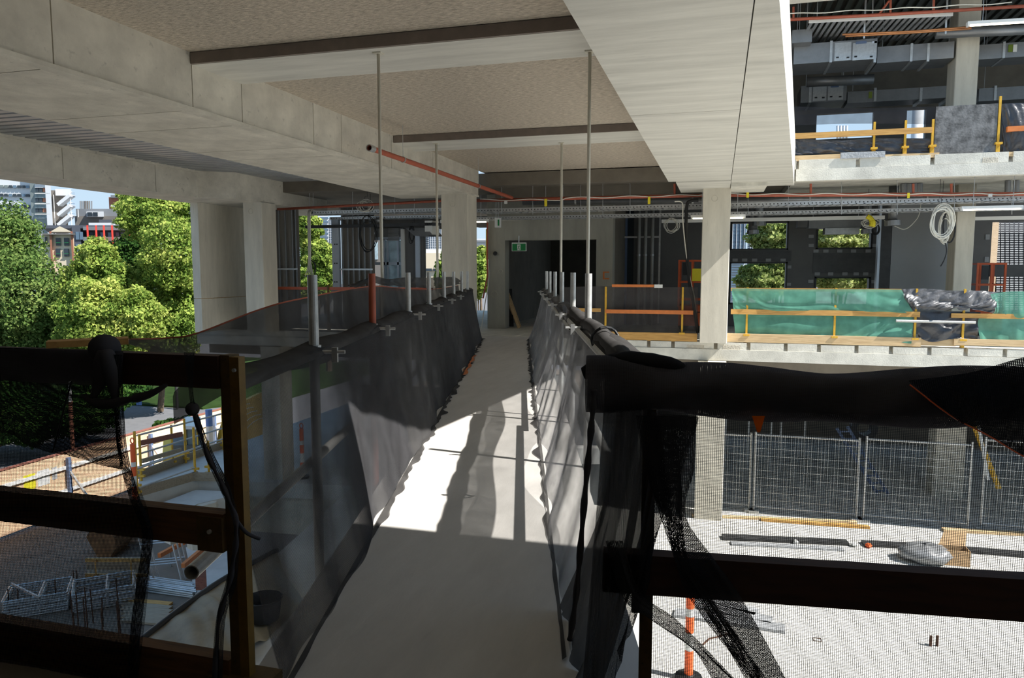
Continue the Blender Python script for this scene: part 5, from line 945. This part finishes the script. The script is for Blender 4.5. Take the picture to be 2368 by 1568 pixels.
fr = [PF(u, w, 24.0) for u, w in prof]+[PF(570,1125,24.0), PF(500,1125,24.0)]; n = len(fr); MB().add(fr+[q+_F*1.6 for q in fr], [tuple(range(n)), tuple(range(2*n-1,n-1,-1))]+[(i,n+i,n+(i+1)%n,(i+1)%n) for i in range(n)]).build('shell', 'machine_yellow', t)
for k in range(6): MB().tube([q-_F*.02+np.array([0,0,-.12*k])+_R*.12*k for q in fr[1:9]], .012, 5).build('rib', 'white_plastic', t)
# street things
t = thing('wheelie_bin', 'pair of bright blue bins on the verge across the street', 'bin', G(322,945)); MB().fbox(315, 927, 320.5, 937, 42, .6).build('bin_body', 'blue_plastic', t); MB().fbox(321, 926, 328, 937, 42, .6).build('bin_body', 'blue_plastic', t)
q = G(410,945); MB().tube([(q[0],q[1],GZ),(q[0],q[1],GZ+3.2)], .09, 8).build('sign_pole', 'dark_steel', label='thin dark pole on the verge across the street', cat='pole')
t = thing('street_pole', 'blue and white pole behind the hoarding near the yellow cover', 'pole', G(484,985)); q = PF(484,985,26); MB().tube([(q[0],q[1],GZ),(q[0],q[1],q[2])], .12, 10).build('lower', 'white_plastic', t); MB().tube([(q[0],q[1],q[2]),(q[0],q[1],q[2]+.6)], .12, 10).build('upper', 'blue_plastic', t)
# scaffold frame stacks
def flatframe():
    L, W_ = 1.35, .95; m = MB()
    for y in (0, W_): m.tube([(0,y,0),(L,y,0)], .024, 8)
    return L, W_
def stack(n, u, w, rot, label, z0=0.03):
    base = G(u, w); proto = None
    for k in range(n):
        loc = (base[0]+random.uniform(-.02,.02), base[1]+random.uniform(-.02,.02), GZ+z0+k*.062)
        if FR.get('p') is None:
            t = thing('walkthrough_scaffold', label, 'scaffold', loc, label.split(',')[0]); W0 = WORLD_AT[t.name]
            def tb(a, b, nm):
                o = MB().tube([W0+Vector(a), W0+Vector(b)], .025, 8).build(nm, 'galvanised', t)
            for y in (0, 1.0): tb((0,y,0), (1.35,y,0), 'side_tube')
            for x in (0, .75, 1.35): tb((x,0,0), (x,1.0,0), 'cross_tube')
            FR['p'] = t
        else: t = copy_tree(FR['p'], None, loc, None, label); t['group'] = label.split(',')[0]
        t.rotation_euler = (0, 0, rot+random.uniform(-.02,.02))
FR = {}
stack(8, 8, 1436, math.radians(40), 'galvanised scaffold frame lying in the lower flat stack, one of eight'); stack(8, 168, 1420, math.radians(44), 'galvanised scaffold frame lying in the flat stack by the starter bars, one of eight')
MB().bar(G(30,1405,.62), G(95,1440,.62), .04, .05).build('loose_tube', 'galvanised', label='loose galvanised bar lying across the lower frame stack', cat='tube')
# upright leaning frames
for i, (u, w, lb) in enumerate(((338,1352,'front galvanised ladder frame leaning beside the red beams'), (348,1345,'second galvanised ladder frame leaning beside the red beams'), (358,1338,'rear galvanised ladder frame leaning beside the red beams'))):
    t = thing('ladder_scaffold', lb, 'scaffold', G(u, w)); a = G(u+10, w+4, .02); b = a+np.array([.0,0,1.7])+_F*.3-_R*.5; e = _R*.75+_F*.2
    for k in (0, 1): MB().tube([a+e*k, b+e*k], .024, 8).build('side_tube', 'galvanised', t)
    for k in (.3, .62, .98): MB().tube([a+(b-a)*k, a+(b-a)*k+e], .022, 8).build('rung', 'galvanised', t)
# tube bundle
for i in range(22):
    a, b = G(330+random.uniform(-6,6), 1368-(i%8)*4.2, .03+.055*(i//8)), G(452+random.uniform(-6,6), 1385-(i%8)*4.2, .03+.055*(i//8)); MB().pipe(a, b, .024, .005, 8).build('scaffold_tube', 'galvanised' if i % 4 else 'tube_steel', label='galvanised scaffold tube in the pile beside the tan tarp', cat='tube', group='pile of scaffold tubes')
for i in range(6): MB().bar(G(285,1436-i*9,.04), G(395,1446-i*9,.04), .18, .05).build('scaffold_plank', 'timber_grey' if i < 5 else 'timber_orange', label='grey scaffold plank in the row below the tube pile' if i < 5 else 'orange timber plank at the end of the row next to the tube pile', cat='plank', group='row of scaffold planks')
# red beams and frame
for i, (u0,w0,u1,w1,lb) in enumerate(((370,1325,500,1250,'long red steel beam behind the ladder frames'), (425,1350,520,1266,'second long red steel beam below the pipe end'))):
    t = thing('steel_beam', lb, 'beam', G(u0,w0)); MB().bar(G(u0,w0,.5), G(u1,w1,.5), .1, .12).build('beam', 'orange_paint', t)
    for f in (.2, .8): q = G(u0+(u1-u0)*f, w0+(w1-w0)*f); MB().tube([(q[0],q[1],GZ),(q[0],q[1],GZ+.5)], .03, 8).build('leg', 'tube_steel', t)
MB().fbox(452, 1335, 478, 1365, 15.5, .6).build('steel_crate', 'plank_red', label='rust red steel crate below the pipe end', cat='crate')
MB().prism([tuple(G(u,w)[:2]) for u, w in ((430,1270),(530,1255),(540,1400),(455,1400))], GZ, GZ+.06).build('blinding_slab', 'podium_concrete', kind=S)
# bucket, block, bin
t = thing('digger_bucket', 'rusty brown digger bucket resting on the dirt', 'bucket', G(230,1288)); q = PF(230,1262,20.6); prof = [(-.1,.0),(.35,-.05),(.62,.25),(.6,.6),(.3,.85),(-.25,.9),(-.5,.6)]; m = MB()
vs = [np.array([q[0],q[1],GZ+.06])+_R*x*.75+np.array([0,0,y]) for x, y in prof]; vs += [v+_F*1.0 for v in vs]; n = len(prof); m.add(vs, [tuple(range(n)), tuple(range(2*n-1,n-1,-1))]+[(i,n+i,n+(i+1)%n,(i+1)%n) for i in range(n)]).build('shell', 'rusty_bucket', t)
for k in (.25, .7): MB().bar(vs[5]+_F*k, vs[4]+_F*k+np.array([0,0,.3]), .06, .3, up=tuple(_F)).build('lug', 'rusty_bucket', t)
t = thing('concrete_block', 'pale grey concrete barrier block beside the digger bucket', 'block', G(310,1290)); MB().fbox(280, 1238, 291, 1288, 21.7, .7).build('end_face', 'concrete', t); MB().fbox(291.2, 1236, 350, 1286, 21.8, .7).build('body', 'concrete', t)
t = thing('edge_crate', 'yellow-railed timber crate on the dirt below the bucket', 'crate', G(260,1345)); D = 18.7
for w in (1293, 1328): MB().fbox(197, w, 340, w+7, D, .05).build('rail_board', 'timber_orange', t)
for u in (220, 302): MB().fbox(u, 1295, u+4, 1370, D-.05, .05).build('upright', 'timber_orange', t)
MB().fbox(200, 1290, 345, 1340, D+.8, .05).build('back_board', 'timber_grey', t); MB().fbox(200, 1338, 345, 1362, D+.2, .8).build('base', 'timber_grey', t)
# starter bars
for i in range(14): q = G(random.uniform(170,300), random.uniform(1440,1500)); MB().tube([(q[0],q[1],GZ+.0),(q[0]+random.uniform(-.05,.05),q[1],GZ+random.uniform(.7,1.2))], .014, 6).build('starter_bar', 'rebar_rust', label='rusty starter bar standing up near the frame stacks', cat='rebar', group='starter bars')
for u, w in ((22,1418),(44,1418),(130,1395),(172,1372),(180,1372)): q = G(u,w); MB().tube([(q[0],q[1],GZ),(q[0],q[1],GZ+.62)], .014, 6).build('marker_peg', 'rebar_rust', label='rusty marker peg in the dirt behind the frame stacks', cat='rebar', group='marker pegs')
# tan tarp with blue-black edge on the podium corner
t = thing('tarpaulin', 'tan tarpaulin with a dark blue edge over the podium corner', 'tarpaulin', S_(450,1450))
MB().grid(sheet([[S_(325,1492,.05), S_(430,1418,.1), S_(522,1346,.05), S_(640,1280,.05)], [S_(370,1530,.05), S_(470,1450,.2), S_(560,1400,.05), S_(660,1340,.05)], [S_(400,1620,.05), S_(520,1560,.1), S_(620,1480,.05), S_(700,1400,.05)]], 50, 40, .03, 14, 71)).build('sheet', 'tarp_tan', t, smooth=True)
MB().tube(catmull([S_(325,1492,.06), S_(430,1418,.11), S_(522,1346,.06), S_(640,1280,.06)], 30), .05, 8).build('edge_roll', 'cable_black', t, smooth=True)
MB().lathe(S_(612,1440,.0), [(.2,.06),(.24,.34),(.26,.36),(.24,.37),(.2,.1)], 18).build('site_bucket', 'cable_black', label='black bucket standing on the tarpaulin behind the tree-side netting', cat='bucket')
# ================================================================== TREES
def leaves(blobs, n, size, seed):
    r = np.random.default_rng(seed); vol = np.array([b[1].prod()**(2/3) for b in blobs]); cnt = (n*vol/vol.sum()).astype(int); C_ = []; Nn = []
    for (c, rad), k in zip(blobs, cnt):
        d = r.normal(size=(k,3)); d /= np.linalg.norm(d,axis=1,keepdims=True); rr_ = 1-.45*r.random((k,1))**1.6
        lump = 1+.16*np.sin(d[:,:1]*7+c[0])*np.sin(d[:,1:2]*6+c[1])+.1*np.sin(d[:,2:]*11+c[2]); C_.append(c+d*rad*rr_*lump); Nn.append(d)
    c = np.concatenate(C_); nn = np.concatenate(Nn)+r.normal(size=(len(c),3))*.75; nn /= np.linalg.norm(nn,axis=1,keepdims=True); N_ = len(c)
    a = np.cross(nn, r.normal(size=(N_,3))); a /= np.linalg.norm(a,axis=1,keepdims=True); b = np.cross(nn, a); s = size*(.6+.8*r.random((N_,1)))
    tip = nn*s*.25
    V = np.stack([c-a*s*.6-tip*.0, c-b*s*.45+tip, c+a*s*.6, c+b*s*.45+tip], 1).reshape(-1,3); return V
def tree(name, label, D, blobs_px, mat, n, size=.2, trunk=None, seed=0, ground=GZ, group=None, cat='tree'):
    sc = D/FPX; blobs = [(PF(u,w,D+dd), np.array([ru*sc, ru*sc*.9, rw*sc])) for u, w, ru, rw, dd in blobs_px]; base = trunk if trunk is not None else (blobs[0][0][0], blobs[0][0][1])
    t = thing(name, label, cat, (base[0], base[1], ground), group); V = leaves(blobs, n, size, seed); W0 = np.array(WORLD_AT[t.name]); me = bpy.data.meshes.new('foliage'); k = len(V)//4
    me.vertices.add(len(V)); me.vertices.foreach_set('co', (V-W0).ravel()); me.loops.add(len(V)); me.loops.foreach_set('vertex_index', np.arange(len(V))); me.polygons.add(k); me.polygons.foreach_set('loop_start', np.arange(k)*4); me.polygons.foreach_set('loop_total', np.full(k,4)); me.update(); me.validate()
    me.materials.append(M[mat]); o = bpy.data.objects.new('foliage', me); COL.objects.link(o); o.parent = t; o['kind'] = 'stuff'
    top = np.mean([b[0] for b in blobs], axis=0); b0 = np.array([base[0], base[1], ground])
    MB().tube([b0, b0*.6+top*.4+np.array([.2,0,0]), top], [.035*sc*FPX/8, .026*sc*FPX/8, .03], 8).build('trunk', 'bark', t)
    for c, rad in blobs: MB().tube([b0*.5+top*.5, (top*.5+b0*.5+c)/2+np.array([0,0,.3]), c+np.array([0,0,rad[2]*.3])], [.011*D/8, .009*D/8, .02], 6).build('branch', 'bark', t)
tree('plane_tree', 'big dark green plane tree at the street, left of the office tower', 44, [(-30,590,110,110,0),(35,560,58,85,0),(65,690,80,110,-2),(-60,740,120,120,-1),(30,820,110,100,1),(110,770,70,90,-1)], 'leaf_green', 60000, .15, seed=1)
tree('plane_tree', 'yellow-green plane tree in front of the cream building', 40, [(225,610,48,62,0),(185,665,45,60,0),(270,660,45,60,0),(225,740,80,90,-2),(310,740,60,70,-2),(240,830,90,70,0)], 'leaf_lime', 50000, .14, seed=2)
tree('plane_tree', 'tall lime plane tree reaching above the edge beam by the precast panel', 42, [(350,500,80,60,1),(430,500,70,80,2),(395,590,62,85,-2),(440,680,60,90,0),(365,650,50,70,0),(400,760,75,80,-1),(330,800,80,70,0),(330,460,60,40,3)], 'leaf_lime', 60000, .14, seed=3)
tree('plane_tree', 'dark green tree behind the yellow-green plane tree', 52, [(300,600,40,60,0),(285,690,55,80,0),(330,600,35,60,0),(150,720,60,80,0)], 'leaf_dark', 24000, .17, seed=4)
tree('hedge_row', 'dark shrubs at the street edge below the trees', 32, [(-60,950,140,70,0),(60,970,110,60,0),(180,950,90,60,0),(260,900,80,45,2)], 'leaf_dark', 26000, .15, seed=5, cat='shrub')
tree('hedge_row', 'clipped dark hedge behind the hoarding', 35, [(400,985,45,14,0),(440,978,40,16,0)], 'leaf_dark', 3000, .14, seed=6, cat='hedge')
tree('garden_shrub', 'lit shrubs on the lawn across the street', 56, [(400,905,60,26,0),(460,890,60,30,0),(330,895,60,26,0),(540,880,70,34,0)], 'leaf_lime', 6000, .22, seed=7, cat='shrub')
tree('street_tree', 'bright lime tree in the window gap beside the stud wall', 34, [(710,530,34,45,0),(735,600,38,48,0),(715,655,50,40,0),(755,620,20,40,0)], 'leaf_lime', 20000, .13, seed=8)
tree('street_tree', 'olive tree behind the lime tree in the window gap', 60, [(755,595,22,32,0),(740,640,40,40,0)], 'leaf_olive', 4000, .25, seed=9)
tree('street_tree', 'small lime tree beside the cream hall', 36, [(1024,640,18,40,0),(1040,610,20,40,0)], 'leaf_lime', 2600, .2, seed=10)
tree('street_tree', 'lime tree in the slot between the concrete column and the core', 34, [(1105,640,26,45,0),(1115,600,24,30,2)], 'leaf_lime', 4000, .2, seed=11)
tree('street_tree', 'green tree filling the left pair of far windows', 31, [(1790,545,55,45,0),(1800,600,50,45,0),(1765,650,55,45,0),(1830,560,40,60,0),(1810,520,35,30,0)], 'leaf_park', 26000, .13, seed=12)
tree('street_tree', 'green tree filling the right pair of far windows', 32, [(1920,555,60,40,0),(1990,560,50,40,0),(1950,630,80,45,0)], 'leaf_park', 26000, .13, seed=13)
tree('street_tree', 'lit bushes beyond the lower floor behind the fence', 34, [(1700,930,60,30,0),(1830,940,70,34,0),(1960,930,60,38,0),(2060,940,60,34,0),(2240,960,60,34,0)], 'leaf_green', 8000, .2, seed=14, ground=PZ, cat='bush')
# ================================================================== FAR BUILDINGS
def fthing(name, label, u, w, D, cat='building'): q = PF(u, w, D); return thing(name, label, cat, (q[0], q[1], GZ))
def fb(t, nm, u0, w0, u1, w1, D, dep, mat): return MB().fbox(u0, w0, u1, w1, D, dep).build(nm, mat, t)
D = 120
t = fthing('office_tower', 'white office tower with strip windows and an outside stair', 60, 600, D); fb(t, 'white_wall', -300, 300, 80, 900, D, 18, 'white_render'); fb(t, 'glazed_bay', 80, 330, 116, 900, D-1, 20, 'pale_glass'); fb(t, 'white_pier', 115, 330, 128, 900, D-1.5, 20, 'white_render')
rows_w = ((429,435),(449,455),(474,482),(500,508))
for i, (a, b) in enumerate(rows_w):
    for u in range(-30, 78, 10):
        if i == 0 and not (18 <= u <= 62): mt = 'pale_glass'
        else: mt = 'window_dark' if (u//10+i) % 3 else 'window_blue'
        w = fb(t, 'window', u, a+(60-u)*-.02, u+8, b+(60-u)*-.02, D-.3, .5, mt)
for w in (400, 425, 448, 472, 496): fb(t, 'spandrel', 80, w+1, 116, w+9, D-1.3, .4, 'white_render' if w % 2 else 'frosted_pane'); fb(t, 'floor_line', 80, w-1.5, 116, w, D-1.5, .6, 'white_paint')
for w in (436, 459, 483):
    for k in range(4): fb(t, 'window', 82+k*8.5, w-1, 89+k*8.5, w+8, D-1.2, .3, 'window_dark' if k != 2 else 'terracotta')
fb(t, 'stair_wall', 128, 440, 166, 900, D+2, 6, 'taupe_wall'); fb(t, 'stair_top', 128, 437, 165, 452, D+1, 5, 'white_render')
for w in (474, 498, 521):
    MB().bar(PF(138,w,D), PF(166,w-22,D), 1.2, .5).build('stair_flight', 'white_render', t); MB().bar(PF(138,w-8,D), PF(166,w-30,D), .2, .12).build('stair_handrail', 'white_paint', t); fb(t, 'landing', 164, w-23, 174, w-21, D, 3, 'white_render')
for u in (136, 174): fb(t, 'stair_post', u, 450, u+1.6, 900, D-.2, .3, 'white_paint')
for w in (446, 470, 494): 
    for k in range(3): fb(t, 'guard_bar', 165, w+k*4, 173, w+k*4+.8, D, .1, 'blue_paint')
t = fthing('grey_block', 'pale grey flat-roofed block with roof plant and flues', 230, 600, 152); D = 152; fb(t, 'upper_wall', 176, 483, 330, 505, D, 20, 'grey_roof'); fb(t, 'lower_wall', 176, 500, 330, 620, D-2, 18, 'taupe_wall'); fb(t, 'roof_plant', 200, 489, 240, 501, D-3, 4, 'white_render')
for u in (202, 215): fb(t, 'plant_opening', u, 491, u+11, 500, D-3.2, .3, 'window_dark')
for u in (186, 190, 194, 197, 200, 203, 207, 212): a = PF(u,484,D+3); b = PF(u,465,D+3); MB().tube([a, b], .13, 8).build('flue', 'taupe_wall' if u % 2 else 'grey_roof', t)
fb(t, 'roof_pipe', 180, 484, 182, 502, D-2.5, .3, 'white_paint'); fb(t, 'tank', 229, 508, 258, 520, D-6, 3, 'charcoal_clad')
t = fthing('brick_block', 'red brick block rising behind the tall lime tree', 280, 600, 170); fb(t, 'brick_wall', 256, 456, 340, 640, 170, 15, 'terracotta'); fb(t, 'roof_band', 256, 451, 340, 457, 169, 17, 'grey_roof'); fb(t, 'pale_band', 256, 474, 340, 479, 169.5, 2, 'white_render')
t = fthing('charcoal_block', 'charcoal apartment block with bright red vertical fins', 250, 650, 90); D = 90; fb(t, 'wall', 172, 523, 192, 760, D, 12, 'charcoal_clad'); fb(t, 'recess_wall', 192, 528, 330, 760, D+2, 10, 'charcoal_clad'); fb(t, 'roof_edge', 100, 521, 330, 528, D+1, 14, 'charcoal_clad'); fb(t, 'parapet', 205, 515, 285, 524, D+6, 8, 'white_render')
fb(t, 'fascia', 192, 524, 330, 532, D-.2, 2, 'grey_roof')
for u in (201, 221, 239, 258, 297): fb(t, 'red_fin', u, 521, u+4.5, 575, D-1.5, .5, 'bright_red')
for u, w in ((175,536),(184,536),(175,564),(184,564)): fb(t, 'window', u, w, u+8, w+18, D-.1, .2, 'window_blue')
for u in (195, 208, 232, 250, 268, 280): fb(t, 'window', u, 537, u+7, 555, D+1.9, .2, 'window_blue' if u % 3 else 'window_dark')
fb(t, 'balcony', 192, 548, 330, 557, D, .2, 'pale_glass')
t = fthing('cream_building', 'cream gabled building with brick-red corner strips and dark windows', 140, 650, 80); D = 80; fb(t, 'wall', 100, 541, 174, 680, D, 6, 'cream_wall')
for u in (118, 167): fb(t, 'brick_strip', u, 535, u+5, 680, D-.4, .5, 'terracotta')
fb(t, 'cornice', 98, 540, 174, 543, D-.6, .8, 'taupe_wall'); a, b, c = PF(116,536,D-.3), PF(166,536,D-.3), PF(138,523,D-.3); kk = ray(138,530)*np.array([1,1,0])*1.5; MB().add([a,b,c,a+kk,b+kk,c+kk], [(0,1,2),(5,4,3),(0,3,4,1),(1,4,5,2),(2,5,3,0)]).build('gable', 'cream_wall', t)
for u in (129, 148):
    for w in (550, 575): p = fb(t, 'window', u, w, u+11, w+18, D-.15, .3, 'window_dark'); fb(p, 'guard_rail', u, w+11, u+11, w+12, D-.3, .1, 'sign_green')
fb(t, 'window', 104, 548, 108, 566, D-.15, .3, 'window_dark')
# city towers
def tower(label, u0, w0, u1, w1, D, mat, band, step, vert=0, dep=20):
    t = fthing('city_tower', label, (u0+u1)/2, w1, D); fb(t, 'shaft', u0, w0, u1, w1, D, dep, mat); m = MB(); w = w0+step*.4
    while w < w1-step*.5: m.fbox(u0+1, w, u1-1, w+step*.45, D-.4, .5); w += step
    m.build('window_bands', band, t, kind='stuff')
    if vert:
        m = MB(); u = u0+vert
        while u < u1: m.fbox(u, w0, u+1, w1, D-.7, .4); u += vert
        m.build('mullions', 'white_render', t, kind='stuff')
tower('slim blue-white tower in the tree window gap', 756, 505, 775, 640, 320, 'tower_blue', 'white_render', 4, 4); tower('pale tower block behind the lime tree in the window gap', 738, 498, 760, 640, 260, 'white_render', 'window_blue', 9)
tower('blue glass tower behind the cream hall', 990, 500, 1032, 640, 300, 'tower_blue', 'white_render', 4, 5); tower('white banded block left of the glass tower', 976, 540, 992, 700, 240, 'white_render', 'window_dark', 5)
tower('white block in the slot beside the core', 1100, 552, 1130, 640, 150, 'white_render', 'grey_roof', 9); tower('tall grey-blue residential tower in the left far window', 1684, 500, 1725, 640, 260, 'tower_blue', 'window_blue', 3.2, 9); tower('lower pale tower beside the residential tower', 1728, 522, 1760, 640, 300, 'tower_blue', 'white_render', 4, 6)
tower('pale low block in the lower left far window', 1690, 606, 1722, 700, 120, 'white_render', 'window_blue', 6)
t = fthing('cream_hall', 'cream rendered hall beyond the pale wall opening', 1000, 680, 70); fb(t, 'wall', 978, 585, 1060, 720, 70, 12, 'cream_wall'); fb(t, 'roof', 985, 576, 1060, 586, 74, 12, 'white_render')
for u in (985, 1002): fb(t, 'window', u, 621, u+14, 627, 69.8, .3, 'window_dark')
t = fthing('tiled_house', 'house with a red tiled roof low in the tree window gap', 780, 690, 60); MB().add([PF(745,668,60), PF(790,668,60), PF(790,622,62), PF(770,640,62)], [(0,1,2,3)]).build('roof', 'terracotta', t); fb(t, 'wall', 740, 668, 800, 720, 60.5, 6, 'white_render')
t = fthing('beige_block', 'beige tower seen through the frosted window frame', 880, 660, 90); fb(t, 'wall', 862, 540, 892, 720, 90, 10, 'taupe_wall'); fb(t, 'band', 862, 560, 874, 600, 89.5, .5, 'frosted_pane')
# brick building with open brickwork
BD = 26; t = fthing('brick_building', 'cream brick building with a perforated grey brick screen', 2330, 720, BD); fb(t, 'brick_wall', 2286, 480, 2304, 760, BD, 3, 'brick_cream'); fb(t, 'screen_backing', 2304, 480, 2440, 760, BD+.6, 3, 'charcoal_clad')
m = MB()
for j in range(46):
    w = 500+j*5.2
    for i in range(11): u = 2304+i*10.6; m.fbox(u, w, u+8.2, w+2.9, BD+.1, .35)
m.build('screen_bricks', 'bag_grey', t, kind='stuff')
# smoke stack and flues beyond the upper floor
t = fthing('chimney_stack', 'tall pale round chimney beyond the narrow upper sky opening', 2119, 350, 60, 'chimney'); a = PF(2119,335,60); MB().tube([(a[0],a[1],GZ),(a[0],a[1],a[2]+6)], .42, 20).build('stack', 'white_render', t, smooth=True); fb(t, 'base_house', 2098, 332, 2150, 400, 61, 4, 'grey_roof')
t = fthing('roof_flues', 'row of steel flues beyond the wide upper sky opening', 1948, 330, 60, 'chimney')
for u in (1937, 1944, 1951, 1958): a = PF(u,330,60); b = PF(u,291,60); MB().tube([a,b], .1, 10).build('flue', 'galvanised', t, smooth=True)
fb(t, 'roof', 1900, 328, 2010, 420, 61, 8, 'grey_roof')
